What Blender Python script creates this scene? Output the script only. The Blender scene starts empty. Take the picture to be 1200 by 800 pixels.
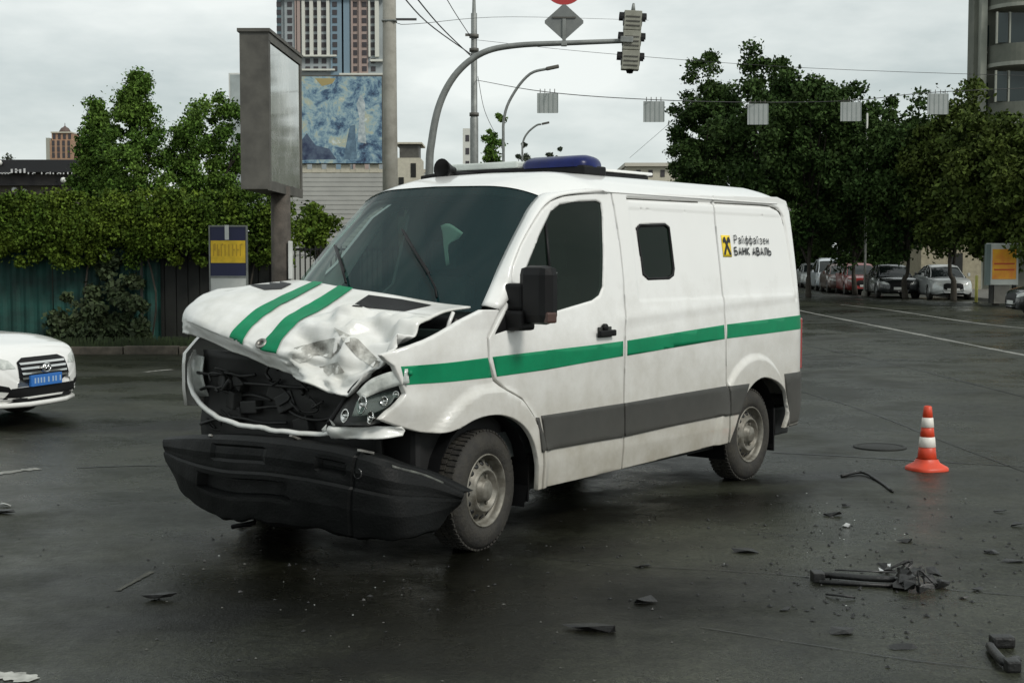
import bpy, bmesh, math, random
import numpy as np
from mathutils import Vector, Matrix, noise
from mathutils.geometry import tessellate_polygon
from mathutils.bvhtree import BVHTree
random.seed(7); rng = np.random.default_rng(7)
R = math.radians
scene = bpy.context.scene
col = scene.collection

# ------------------------------------------------------------------ camera
F, CAMH, PITCH = 1626.0, 1.7, math.atan(96/1626)
cd = bpy.data.cameras.new('camera'); cam = bpy.data.objects.new('camera', cd); col.objects.link(cam)
cd.sensor_width = 36; cd.lens = 36*F/1200; cd.clip_start = .05; cd.clip_end = 6000
cam.location = (0, 0, CAMH); cam.rotation_euler = (R(90)-PITCH, 0, 0)
scene.camera = cam
# ------------------------------------------------------------------ sky and sun
SUN_EL, SUN_AZ = R(42), R(133)      # azimuth measured clockwise from +Y (view direction)
w = bpy.data.worlds.new('World'); scene.world = w; w.use_nodes = True
nt = w.node_tree; nt.nodes.clear()
def wn(t, **k):
    n = nt.nodes.new(t)
    for a, b in k.items(): setattr(n, a, b)
    return n
sky = wn('ShaderNodeTexSky', sky_type='NISHITA', sun_disc=False, sun_elevation=SUN_EL, sun_rotation=SUN_AZ)
tc = wn('ShaderNodeTexCoord'); mp = wn('ShaderNodeMapping'); mp.inputs['Scale'].default_value = (1, 1, 3.2)
nz = wn('ShaderNodeTexNoise'); nz.inputs['Scale'].default_value = 3.4; nz.inputs['Detail'].default_value = 7; nz.inputs['Roughness'].default_value = .55
cr = wn('ShaderNodeValToRGB'); e = cr.color_ramp.elements
e[0].position = .38; e[0].color = (4.1, 4.6, 4.55, 1); e[1].position = .64; e[1].color = (6.9, 7.2, 6.95, 1)
mx = wn('ShaderNodeMixRGB'); mx.inputs[0].default_value = .93
bg = wn('ShaderNodeBackground'); bg.inputs[1].default_value = .10
out = wn('ShaderNodeOutputWorld')
L = nt.links.new
L(tc.outputs['Generated'], mp.inputs[0]); L(mp.outputs[0], nz.inputs['Vector']); L(nz.outputs[0], cr.inputs[0])
L(sky.outputs[0], mx.inputs[1]); L(cr.outputs[0], mx.inputs[2]); L(mx.outputs[0], bg.inputs[0]); L(bg.outputs[0], out.inputs[0])
sd = bpy.data.lights.new('sun', 'SUN'); sd.energy = 1.5; sd.angle = R(14); sd.color = (1, .965, .9)
sun = bpy.data.objects.new('sun', sd); col.objects.link(sun); sun['kind'] = 'structure'
sv = Vector((math.sin(SUN_AZ)*math.cos(SUN_EL), math.cos(SUN_AZ)*math.cos(SUN_EL), math.sin(SUN_EL)))
sun.rotation_euler = (-sv).to_track_quat('-Z', 'Y').to_euler()
vs = scene.view_settings; vs.view_transform = 'Standard'; vs.look = 'None'; vs.exposure = 0.42; vs.gamma = 1; vs.use_curve_mapping = False
scene.render.engine = 'CYCLES'

# ------------------------------------------------------------------ measuring helpers (sight lines -> real positions)
C0 = np.array([0, 0, CAMH])
FW = np.array([0, math.cos(PITCH), -math.sin(PITCH)]); UP = np.array([0, math.sin(PITCH), math.cos(PITCH)]); RT = np.array([1., 0, 0])
def ray(x, y): return FW*F+(x-600)*RT-(y-400)*UP
def G(x, y, z=0.0):
    d = ray(x, y); return C0+d*((z-CAMH)/d[2])
def W(x, y, D):
    d = ray(x, y); return C0+d*(D/d[1])
VO = G(572, 645); _v = G(882, 562)-VO
EV = np.array([_v[0], _v[1], 0]); EV /= np.linalg.norm(EV); LV = np.array([-EV[1], EV[0], 0])
VANG = math.atan2(EV[1], EV[0]); WB = 3.30
def tomb(z):                       # how far the van's flank leans in at height z
    u = np.clip((z-1.12)/1.03, 0, 1); return .125*u**1.35
def S(x, y, t=None):               # van flank coordinates (along, height)
    d = ray(x, y); tt = 0 if t is None else t
    for _ in range(5):
        k = ((VO+LV*tt-C0)@LV)/(d@LV); P = C0+d*k-VO; z = P[2]
        if t is None: tt = float(tomb(z))
    return float(P@EV), float(z)
def V3(x, y, t): s, z = S(x, y, t); return (s, t, z)
def VS(x, y, s):                   # sight line meets the van's cross plane at s
    d = ray(x, y); k = ((VO+EV*s-C0)@EV)/(d@EV); P = C0+d*k-VO; return (s, float(P@LV), float(P[2]))
def vray(x, y):                    # camera ray in van-local coordinates
    d = ray(x, y); o = C0-VO
    return Vector((o@EV, o@LV, o[2])), Vector((d@EV, d@LV, d[2])).normalized()

# ------------------------------------------------------------------ object helpers
def link(o, parent=None):
    col.objects.link(o)
    if parent is not None: o.parent = parent
    return o
def tag(o, label=None, cat=None, group=None, kind=None):
    if label: o['label'] = label
    if cat: o['category'] = cat
    if group: o['group'] = group
    if kind: o['kind'] = kind
    return o
def empty(name, loc=(0, 0, 0), rz=0, label=None, cat=None, group=None):
    o = bpy.data.objects.new(name, None); o.empty_display_size = .2; o.location = loc; o.rotation_euler = (0, 0, rz)
    return tag(link(o), label, cat, group)
def mobj(name, v, f, mat, parent=None, smooth=False):
    me = bpy.data.meshes.new(name); me.from_pydata([tuple(p) for p in v], [], [tuple(q) for q in f]); me.update()
    if mat: me.materials.append(mat)
    if smooth: me.polygons.foreach_set('use_smooth', [True]*len(me.polygons))
    return link(bpy.data.objects.new(name, me), parent)
def bobj(name, bm, mat, parent=None, smooth=False, normals=True):
    if normals: bmesh.ops.recalc_face_normals(bm, faces=bm.faces)
    me = bpy.data.meshes.new(name); bm.to_mesh(me); bm.free()
    if mat: me.materials.append(mat)
    if smooth: me.polygons.foreach_set('use_smooth', [True]*len(me.polygons))
    return link(bpy.data.objects.new(name, me), parent)
def quads(name, P, mat, parent=None):          # P (n,4,3): loose quads, fast
    n = len(P); me = bpy.data.meshes.new(name)
    me.vertices.add(4*n); me.vertices.foreach_set('co', np.asarray(P, np.float32).ravel())
    me.loops.add(4*n); me.loops.foreach_set('vertex_index', np.arange(4*n, dtype=np.int32))
    me.polygons.add(n); me.polygons.foreach_set('loop_start', np.arange(0, 4*n, 4, dtype=np.int32)); me.polygons.foreach_set('loop_total', np.full(n, 4, np.int32))
    me.update(calc_edges=True); me.materials.append(mat)
    return link(bpy.data.objects.new(name, me), parent)
def box(bm, x0, x1, y0, y1, z0, z1, bev=0, M=None):
    r = bmesh.ops.create_cube(bm, size=1); vs_ = r['verts']
    for v in vs_: v.co = Vector((x0+(v.co.x+.5)*(x1-x0), y0+(v.co.y+.5)*(y1-y0), z0+(v.co.z+.5)*(z1-z0)))
    if bev:
        es = list({e for v in vs_ for e in v.link_edges})
        rr = bmesh.ops.bevel(bm, geom=es, offset=bev, segments=2, affect='EDGES', profile=.6)
        vs_ = list({v for f in rr['faces'] for v in f.verts})
    if M is not None:
        for v in vs_: v.co = M @ v.co
    return vs_
def bxo(name, d, mat, parent=None, bev=0, M=None):
    bm = bmesh.new(); box(bm, *d, bev=bev, M=M); return bobj(name, bm, mat, parent)
def tube(bm, pts, rad, n=10, cap=True):
    pts = [Vector(p) for p in pts]; k = len(pts)
    rad = rad if hasattr(rad, '__len__') else [rad]*k
    t0 = (pts[1]-pts[0]).normalized(); a = Vector((0, 0, 1)) if abs(t0.z) < .9 else Vector((1, 0, 0))
    u = t0.cross(a).normalized(); rings = []
    for i, p in enumerate(pts):
        t = (pts[min(i+1, k-1)]-pts[max(i-1, 0)]).normalized()
        u = (u-t*u.dot(t)).normalized(); v = t.cross(u)
        rings.append([bm.verts.new(p+(u*math.cos(2*math.pi*j/n)+v*math.sin(2*math.pi*j/n))*rad[i]) for j in range(n)])
    for A, B in zip(rings, rings[1:]):
        for j in range(n): bm.faces.new((A[j], A[(j+1) % n], B[(j+1) % n], B[j]))
    if cap: bm.faces.new(rings[0][::-1]); bm.faces.new(rings[-1])
def tubo(name, pts, rad, mat, parent=None, n=10):
    bm = bmesh.new(); tube(bm, pts, rad, n); return bobj(name, bm, mat, parent, True)
def lathe(bm, prof, n=32, M=None, cap=True):              # prof (r, h) about local Z
    rings = []
    for r, h in prof:
        rings.append([bm.verts.new(Vector((r*math.cos(2*math.pi*j/n), r*math.sin(2*math.pi*j/n), h))) for j in range(n)])
    for A, B in zip(rings, rings[1:]):
        for j in range(n): bm.faces.new((A[j], A[(j+1) % n], B[(j+1) % n], B[j]))
    if cap and prof[0][0] > 1e-4: bm.faces.new(rings[0][::-1])
    if cap and prof[-1][0] > 1e-4: bm.faces.new(rings[-1])
    if M is not None:
        for r in rings:
            for v in r: v.co = M @ v.co
def latho(name, prof, mat, parent=None, n=32, M=None, smooth=True, cap=True):
    bm = bmesh.new(); lathe(bm, prof, n, M, cap); bmesh.ops.remove_doubles(bm, verts=bm.verts, dist=1e-5); return bobj(name, bm, mat, parent, smooth)
def catmull(P, m):                              # P (k, ...) -> smooth resample, m per interval
    P = np.asarray(P, float); k = len(P); o = []
    for i in range(k-1):
        p0 = P[i-1] if i > 0 else 2*P[0]-P[1]; p1 = P[i]; p2 = P[i+1]; p3 = P[i+2] if i+2 < k else 2*P[-1]-P[-2]
        for j in range(m):
            t = j/m; o.append(.5*((2*p1)+(-p0+p2)*t+(2*p0-5*p1+4*p2-p3)*t*t+(-p0+3*p1-3*p2+p3)*t**3))
    o.append(P[-1]); return np.array(o)
def patch(rows, mu, mv):
    A = catmull(np.asarray(rows, float), mu); return np.swapaxes(catmull(np.swapaxes(A, 0, 1), mv), 0, 1)
def gridobj(name, A, mat, parent=None, thick=0, smooth=True, inward=None):
    nu, nv = A.shape[:2]; v = A.reshape(-1, 3); f = []
    for i in range(nu-1):
        for j in range(nv-1): f.append((i*nv+j, i*nv+j+1, (i+1)*nv+j+1, (i+1)*nv+j))
    o = mobj(name, v, f, mat, parent, smooth)
    if thick:
        m = o.modifiers.new('s', 'SOLIDIFY'); m.thickness = thick; m.offset = -1; m.use_even_offset = False
    return o
def gnormals(A):
    du = np.gradient(A, axis=0); dv = np.gradient(A, axis=1); n = np.cross(du, dv); return n/(np.linalg.norm(n, axis=2, keepdims=True)+1e-9)
def bake(o):
    dg = bpy.context.evaluated_depsgraph_get(); return o

# ------------------------------------------------------------------ materials
def mat(name, c, rough=.6, metal=0, var=0, vscale=5, bump=0, bscale=40, c2=None, island=0, coat=0, spec=.5, dirt=None, trans=0, emis=0):
    m = bpy.data.materials.new(name); m.use_nodes = True; t = m.node_tree; N = t.nodes; b = N['Principled BSDF']
    b.inputs['Base Color'].default_value = (*c, 1); b.inputs['Roughness'].default_value = rough; b.inputs['Metallic'].default_value = metal
    b.inputs['Specular IOR Level'].default_value = spec
    if coat: b.inputs['Coat Weight'].default_value = coat; b.inputs['Coat Roughness'].default_value = .06
    if trans: b.inputs['Transmission Weight'].default_value = trans
    if emis: b.inputs['Emission Color'].default_value = (*c, 1); b.inputs['Emission Strength'].default_value = emis
    tc = N.new('ShaderNodeTexCoord'); cur = None
    if var or c2:
        n = N.new('ShaderNodeTexNoise'); n.inputs['Scale'].default_value = vscale; n.inputs['Detail'].default_value = 6; n.inputs['Roughness'].default_value = .62
        t.links.new(tc.outputs['Object'], n.inputs['Vector'])
        r = N.new('ShaderNodeValToRGB'); a = r.color_ramp.elements; a[0].position = .32; a[1].position = .68
        cc = c2 if c2 else tuple(min(1, q*(1+var)) for q in c); c1 = c if c2 else tuple(q*(1-var) for q in c)
        a[0].color = (*c1, 1); a[1].color = (*cc, 1); t.links.new(n.outputs[0], r.inputs[0]); cur = r.outputs[0]
    if island:
        g = N.new('ShaderNodeNewGeometry'); h = N.new('ShaderNodeHueSaturation'); ma = N.new('ShaderNodeMapRange')
        ma.inputs['To Min'].default_value = 1-island; ma.inputs['To Max'].default_value = 1+island
        t.links.new(g.outputs['Random Per Island'], ma.inputs[0]); t.links.new(ma.outputs[0], h.inputs['Value'])
        if cur: t.links.new(cur, h.inputs['Color'])
        else: h.inputs['Color'].default_value = (*c, 1)
        cur = h.outputs[0]
    if dirt:                                    # (colour, z_full, z_none, amount): road dirt that climbs from below
        dc, z0, z1, am = dirt
        sx = N.new('ShaderNodeSeparateXYZ'); t.links.new(tc.outputs['Object'], sx.inputs[0])
        n = N.new('ShaderNodeTexNoise'); n.inputs['Scale'].default_value = 3.5; n.inputs['Detail'].default_value = 8; n.inputs['Roughness'].default_value = .7
        t.links.new(tc.outputs['Object'], n.inputs['Vector'])
        ad = N.new('ShaderNodeMath'); ad.operation = 'MULTIPLY_ADD'; t.links.new(n.outputs[0], ad.inputs[0]); ad.inputs[1].default_value = -.9*(z1-z0); t.links.new(sx.outputs[2], ad.inputs[2])
        mr = N.new('ShaderNodeMapRange'); mr.inputs['From Min'].default_value = z0-.45*(z1-z0); mr.inputs['From Max'].default_value = z1-.45*(z1-z0)
        mr.inputs['To Min'].default_value = am; mr.inputs['To Max'].default_value = 0; t.links.new(ad.outputs[0], mr.inputs[0])
        mi = N.new('ShaderNodeMixRGB'); t.links.new(mr.outputs[0], mi.inputs[0])
        if cur: t.links.new(cur, mi.inputs[1])
        else: mi.inputs[1].default_value = (*c, 1)
        mi.inputs[2].default_value = (*dc, 1); cur = mi.outputs[0]
    if cur: t.links.new(cur, b.inputs['Base Color'])
    if bump:
        n = N.new('ShaderNodeTexNoise'); n.inputs['Scale'].default_value = bscale; n.inputs['Detail'].default_value = 5
        t.links.new(tc.outputs['Object'], n.inputs['Vector']); bp = N.new('ShaderNodeBump'); bp.inputs['Strength'].default_value = bump; bp.inputs['Distance'].default_value = .02
        t.links.new(n.outputs[0], bp.inputs['Height']); t.links.new(bp.outputs[0], b.inputs['Normal'])
    return m
def glassmat(name, c, tr=.3, rough=.04):
    m = bpy.data.materials.new(name); m.use_nodes = True; t = m.node_tree; N = t.nodes; b = N['Principled BSDF']
    b.inputs['Base Color'].default_value = (*c, 1); b.inputs['Roughness'].default_value = rough; b.inputs['IOR'].default_value = 1.52
    tr_ = N.new('ShaderNodeBsdfTransparent'); tr_.inputs[0].default_value = (.62, .8, .74, 1)
    mi = N.new('ShaderNodeMixShader'); mi.inputs[0].default_value = tr
    t.links.new(b.outputs[0], mi.inputs[1]); t.links.new(tr_.outputs[0], mi.inputs[2]); t.links.new(mi.outputs[0], N['Material Output'].inputs[0])
    return m
M = {}
M['white'] = mat('van_white_paint', (.80, .80, .78), .28, var=.02, vscale=2, coat=.6, dirt=((.30, .27, .205), .0, 1.5, .95))
M['hoodwhite'] = mat('crumpled_white_paint', (.76, .76, .74), .35, c2=(.60, .60, .56), vscale=5, coat=.3)
M['scuff_shade'] = mat('scuff_shade_paint', (.60, .60, .56), .55, c2=(.10, .095, .08), vscale=12)
M['green'] = mat('green_stripe', (.0, .20, .085), .5, var=.12, vscale=6, spec=.25)
M['clad'] = mat('grey_cladding', (.032, .033, .031), .6, var=.2, vscale=4, bump=.1, bscale=200, dirt=((.10, .095, .08), .3, 1.0, .5))
M['bumper'] = mat('black_bumper', (.004, .0045, .0045), .55, spec=.22, var=.3, vscale=7, bump=.15, bscale=60)
M['blk'] = mat('black_plastic', (.006, .006, .0065), .5, var=.2, spec=.22)
M['blk2'] = mat('engine_dark', (.010, .011, .011), .55, c2=(.035, .036, .034), vscale=12)
M['metal'] = mat('dull_metal', (.28, .27, .25), .45, .7, var=.4, vscale=14)
M['rim'] = mat('wheel_steel', (.24, .23, .20), .5, .3, c2=(.09, .08, .06), vscale=14)
M['tyre'] = mat('tyre_rubber', (.018, .017, .016), .8, c2=(.042, .038, .030), vscale=9, bump=.3, bscale=50)
M['glass'] = glassmat('windscreen_glass', (.006, .032, .036), .5)
M['sglass'] = glassmat('side_glass', (.006, .012, .008), .12)
M['sglass'].node_tree.nodes['Principled BSDF'].inputs['IOR'].default_value = 1.22
M['lens'] = mat('lamp_lens', (.66, .68, .64), .15, 0, c2=(.34, .36, .34), vscale=16, coat=1)
M['chrome'] = mat('chrome', (.75, .75, .73), .12, 1)
M['blue'] = mat('blue_beacon', (.002, .008, .085), .3, spec=.3, var=.25, vscale=8)
M['orange'] = mat('orange_lens', (.07, .035, .028), .4)
M['redlens'] = mat('red_lens', (.30, .012, .01), .25, coat=1)
M['yellow'] = mat('logo_yellow', (.85, .62, .03), .5)
M['ink'] = mat('logo_black', (.012, .012, .012), .5)
M['cab'] = mat('cab_interior', (.03, .036, .035), .8, var=.3)
M['seat'] = mat('seat_fabric', (.07, .08, .08), .9, var=.3)
M['vest'] = mat('pale_green_vest', (.80, 1.0, .85), .8)

# ------------------------------------------------------------------ ground
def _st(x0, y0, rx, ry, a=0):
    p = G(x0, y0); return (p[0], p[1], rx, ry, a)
STAINS_SHADE = [_st(420, 690, 1.7, 1.3), _st(640, 700, 1.6, .9), _st(480, 640, 1.6, .6), _st(560, 760, 1.0, .6, .4), _st(330, 640, .9, .8), _st(760, 600, 1.6, .55, .5), _st(90, 499, 3.0, .62, .02), _st(190, 500, 2.0, .35, .05), _st(1032, 524, .28, .22), _st(255, 495, 1.6, .3), _st(930, 560, .8, .3, .3), _st(600, 830, 1.4, .3)]  # fluid stains; those below the bumper also paint in its shadow
def asphalt():
    m = bpy.data.materials.new('wet_asphalt'); m.use_nodes = True; t = m.node_tree; N = t.nodes; K = t.links.new; b = N['Principled BSDF']
    g = N.new('ShaderNodeTexCoord')
    def noise_(s, d=6, r=.6, src=None):
        n = N.new('ShaderNodeTexNoise'); n.inputs['Scale'].default_value = s; n.inputs['Detail'].default_value = d; n.inputs['Roughness'].default_value = r
        K(src or g.outputs['Object'], n.inputs['Vector']); return n.outputs[0]
    def ramp(x, stops):
        r = N.new('ShaderNodeValToRGB'); e = r.color_ramp.elements
        for i, (p, c) in enumerate(stops):
            q = e[i] if i < 2 else e.new(p)
            q.position = p; q.color = (*c, 1) if hasattr(c, '__len__') else (c, c, c, 1)
        K(x, r.inputs[0]); return r.outputs[0]
    def mix(f, a, bb, mode='MIX'):
        q = N.new('ShaderNodeMixRGB'); q.blend_type = mode
        for i, v in ((0, f), (1, a), (2, bb)):
            if hasattr(v, 'is_output'): K(v, q.inputs[i])
            else: q.inputs[i].default_value = v if i == 0 else (*v, 1)
        return q.outputs[0]
    big = noise_(.16, 5, .6); mid = noise_(1.1, 8, .68); fine = noise_(60, 3, .75); agg = noise_(17, 5, .78)
    base = ramp(mid, [(.3, (.011, .0125, .0085)), (.7, (.030, .0315, .0225))])
    base = mix(.65, base, ramp(big, [(.38, (.45, .46, .43)), (.60, (1.5, 1.5, 1.42))]), 'MULTIPLY')
    base = mix(.9, base, ramp(fine, [(.34, .3), (.68, 2.1)]), 'MULTIPLY')
    base = mix(.6, base, ramp(agg, [(.38, .5), (.64, 1.7)]), 'MULTIPLY')
    # cracks
    mp = N.new('ShaderNodeMapping'); K(g.outputs['Object'], mp.inputs[0]); mp.inputs['Scale'].default_value = (.33, .5, 1)
    wv = N.new('ShaderNodeTexVoronoi'); wv.feature = 'DISTANCE_TO_EDGE'; wv.inputs['Scale'].default_value = 1.0
    ad = N.new('ShaderNodeMixRGB'); ad.blend_type = 'ADD'; ad.inputs[0].default_value = .35
    nn = N.new('ShaderNodeTexNoise'); nn.inputs['Scale'].default_value = 1.7; nn.inputs['Detail'].default_value = 7; K(g.outputs['Object'], nn.inputs['Vector'])
    K(mp.outputs[0], ad.inputs[1]); K(nn.outputs[1], ad.inputs[2]); K(ad.outputs[0], wv.inputs['Vector'])
    crk = ramp(wv.outputs['Distance'], [(.0, .35), (.012, 1)])
    gate = ramp(noise_(.5, 3), [(.5, 0), (.6, 1)])
    base = mix(gate, base, mix(1.0, base, crk, 'MULTIPLY'))
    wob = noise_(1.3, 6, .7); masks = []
    for (cx, cy, rx, ry, ang) in STAINS_SHADE:
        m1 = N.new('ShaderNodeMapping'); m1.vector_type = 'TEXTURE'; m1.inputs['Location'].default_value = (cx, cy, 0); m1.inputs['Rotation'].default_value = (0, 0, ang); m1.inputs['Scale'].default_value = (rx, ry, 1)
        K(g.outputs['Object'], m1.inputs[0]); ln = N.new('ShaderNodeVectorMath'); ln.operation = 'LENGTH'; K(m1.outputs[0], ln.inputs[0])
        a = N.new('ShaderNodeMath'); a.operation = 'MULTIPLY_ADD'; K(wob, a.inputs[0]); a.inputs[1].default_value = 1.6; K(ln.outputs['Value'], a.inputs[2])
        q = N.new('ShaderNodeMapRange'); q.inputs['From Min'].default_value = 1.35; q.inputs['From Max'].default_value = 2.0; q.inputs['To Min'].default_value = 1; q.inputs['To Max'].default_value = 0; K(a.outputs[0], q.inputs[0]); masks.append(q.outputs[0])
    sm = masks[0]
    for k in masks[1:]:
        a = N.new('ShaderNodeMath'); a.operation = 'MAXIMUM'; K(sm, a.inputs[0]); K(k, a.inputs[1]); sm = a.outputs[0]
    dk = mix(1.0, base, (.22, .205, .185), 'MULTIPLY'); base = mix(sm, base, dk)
    K(base, b.inputs['Base Color'])
    wet = noise_(.42, 7, .66)
    K(ramp(wet, [(.40, .16), (.50, .36), (.62, .62)]), b.inputs['Roughness'])
    b.inputs['Specular IOR Level'].default_value = .17
    bp = N.new('ShaderNodeBump'); bp.inputs['Strength'].default_value = .55; bp.inputs['Distance'].default_value = .006
    hh = N.new('ShaderNodeMath'); hh.operation = 'ADD'; K(fine, hh.inputs[0]); K(agg, hh.inputs[1]); K(hh.outputs[0], bp.inputs['Height'])
    b2 = N.new('ShaderNodeBump'); b2.inputs['Strength'].default_value = .5; b2.inputs['Distance'].default_value = .05
    K(mid, b2.inputs['Height']); K(bp.outputs[0], b2.inputs['Normal']); K(b2.outputs[0], b.inputs['Normal'])
    return m
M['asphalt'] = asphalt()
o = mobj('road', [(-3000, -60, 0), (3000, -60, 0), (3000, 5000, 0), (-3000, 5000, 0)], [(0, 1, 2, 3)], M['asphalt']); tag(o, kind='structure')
M['soil'] = mat('verge_soil', (.035, .034, .018), .95, c2=(.06, .075, .03), vscale=3, bump=.5, bscale=15)
M['pave'] = mat('pavement_grey', (.13, .125, .11), .8, var=.25, vscale=2, bump=.2)
M['kerb'] = mat('kerb_concrete', (.085, .072, .056), .85, var=.45, vscale=6, bump=.3)
M['paint'] = mat('worn_road_paint', (.30, .30, .27), .6, c2=(.09, .09, .08), vscale=9)
M['tar'] = mat('tar_seam', (.006, .006, .006), .35)
M['oil'] = mat('oily_puddle', (.008, .008, .008), .10, spec=.5, var=.3, vscale=2)
M['stain'] = mat('fluid_stain', (.016, .014, .011), .32, var=.4, vscale=3)
def sheet(name, pts, z, m, jit=0, sub=0, **k):
    P = [Vector((p[0], p[1], z)) for p in pts]
    if sub:
        Q = []
        for a, b_ in zip(P, P[1:]+P[:1]):
            for j in range(sub):
                q = a.lerp(b_, j/sub); q.x += random.uniform(-jit, jit); q.y += random.uniform(-jit, jit)*1.8; Q.append(q)
        P = Q
    tr = tessellate_polygon([P]); return tag(mobj(name, P, tr, m), **k)
def gline(name, pix, wd, z, m, jit=0.01):
    P = [np.array(G(*p)[:2]) for p in pix]; P = catmull(P, 8); lo, hi = [], []
    for i, p in enumerate(P):
        d = P[min(i+1, len(P)-1)]-P[max(i-1, 0)]; n = np.array([-d[1], d[0]])/np.linalg.norm(d)
        ww = wd*(.5+random.uniform(-.2, .2)); lo.append((*(p-n*ww), z)); hi.append((*(p+n*ww), z))
    v = lo+hi; k = len(lo); return tag(mobj(name, v, [(i, i+1, k+i+1, k+i) for i in range(k-1)], m), kind='structure')
# lane lines, old paint, seams
gline('lane_line', [(925, 361), (952, 367), (1027, 382), (1132, 403), (1210, 418)], .14, .004, M['paint'])
gline('lane_line', [(985, 357), (1040, 363), (1140, 378), (1215, 386)], .13, .004, M['paint'])
gline('road_seam', [(905, 530), (980, 534), (1080, 540), (1220, 548)], .03, .004, M['tar'])
gline('road_seam', [(925, 455), (1010, 480), (1100, 515), (1220, 560)], .02, .004, M['tar'])
gline('road_seam', [(90, 548), (150, 546), (205, 545)], .03, .004, M['tar'])
gline('road_seam', [(640, 655), (760, 664), (900, 672), (1100, 690), (1220, 700)], .008, .004, M['tar'])
gline('road_seam', [(820, 735), (960, 757), (1080, 775), (1220, 790)], .006, .004, M['tar'])
gline('road_seam', [(945, 405), (1040, 425), (1220, 470)], .03, .004, M['tar'])
gline('road_mark', [(-30, 791), (10, 792), (40, 797)], .09, .004, mat('fresh_road_paint', (.5, .5, .46), .6, c2=(.2, .2, .18), vscale=12))
gline('road_mark', [(-10, 556), (20, 552), (45, 549)], .10, .004, M['paint'])
gline('road_mark', [(138, 692), (158, 681), (178, 670)], .03, .004, mat('faint_paint', (.07, .07, .055), .7, c2=(.025, .026, .02), vscale=14))
gline('road_mark', [(170, 436), (190, 434), (202, 433)], .12, .004, M['paint'])
# ------------------------------------------------------------------ THE VAN
van = empty('armoured_van', tuple(VO), VANG, 'white armoured van with green stripes, blue roof beacon, crushed bonnet and torn black bumper', 'van')
TW = 1.94
def polydist(P, poly):
    d = np.full(len(P), 9.0)
    for a, b_ in zip(poly, poly[1:]):
        a = np.array(a); b_ = np.array(b_); ab = b_-a; t = np.clip(((P-a)@ab)/(ab@ab), 0, 1); d = np.minimum(d, np.linalg.norm(P-(a+t[:, None]*ab), axis=1))
    return d
GROOVE = [S(*p) for p in [(736, 233), (780, 235), (840, 238), (892, 240.5), (904, 242), (912, 246), (917, 254), (921, 270), (926, 300), (931, 335), (933, 350)]]
CREASE = [S(*p) for p in [(560, 425), (640, 405), (730, 372), (800, 362), (870, 352), (932, 345)]]
ARCF = S(572, 575)[0]; 
def TS(s, z):
    """inward offset of the flank"""
    s = np.asarray(s, float); z = np.asarray(z, float); t = tomb(z)
    P = np.stack([s, z], 1)
    d = polydist(P, GROOVE); t = t+.026*np.exp(-(d/.011)**2)
    # recessed field inside the groove
    t = t+.004*((s > GROOVE[0][0]) & (z > 1.42) & (d < 3) & (s < 4.0) & (z < 2.05))*np.clip(d/.05, 0, 1)
    d = polydist(P, CREASE[2:]); t = t-.006*np.exp(-(d/.05)**2)
    u = np.clip((s-4.02)/.2, 0, 1); t = t+.10*(1-np.sqrt(1-u*u*.98))
    for cs in (0.0, WB):                                   # wheel arch flares
        r = np.hypot(s-cs, (z-.36)*.98); t = t-.030*np.clip((.60-r)/.035, 0, 1)*(z > .25)*(z < 1.2)
    t = t+.02*np.clip((.45-z)/.2, 0, 1)
    # crash damage on the front fender
    k = np.clip((-.25-s)/.5, 0, 1)
    t = t+k*.10*k + k*.03*np.array([noise.noise(Vector((a*5, b_*5, 3))) for a, b_ in zip(s, z)])+.004*np.array([noise.noise(Vector((a*2.2, b_*2.2, 8))) for a, b_ in zip(s, z)])*(s < 1.4)
    return t
def inset(poly, d):
    n = len(poly); A = [Vector(p) for p in poly]
    ar = sum(A[i].x*A[(i+1) % n].y-A[(i+1) % n].x*A[i].y for i in range(n)); sg = 1 if ar > 0 else -1
    o = []
    for i in range(n):
        a = (A[i]-A[i-1]).normalized(); b_ = (A[(i+1) % n]-A[i]).normalized()
        n1 = Vector((-a.y, a.x))*sg; n2 = Vector((-b_.y, b_.x))*sg; m = (n1+n2); m = m.normalized() if m.length > 1e-6 else n1
        o.append(A[i]+m*min(d/max(m.dot(n1), .35), d*2.5))
    return o
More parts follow.
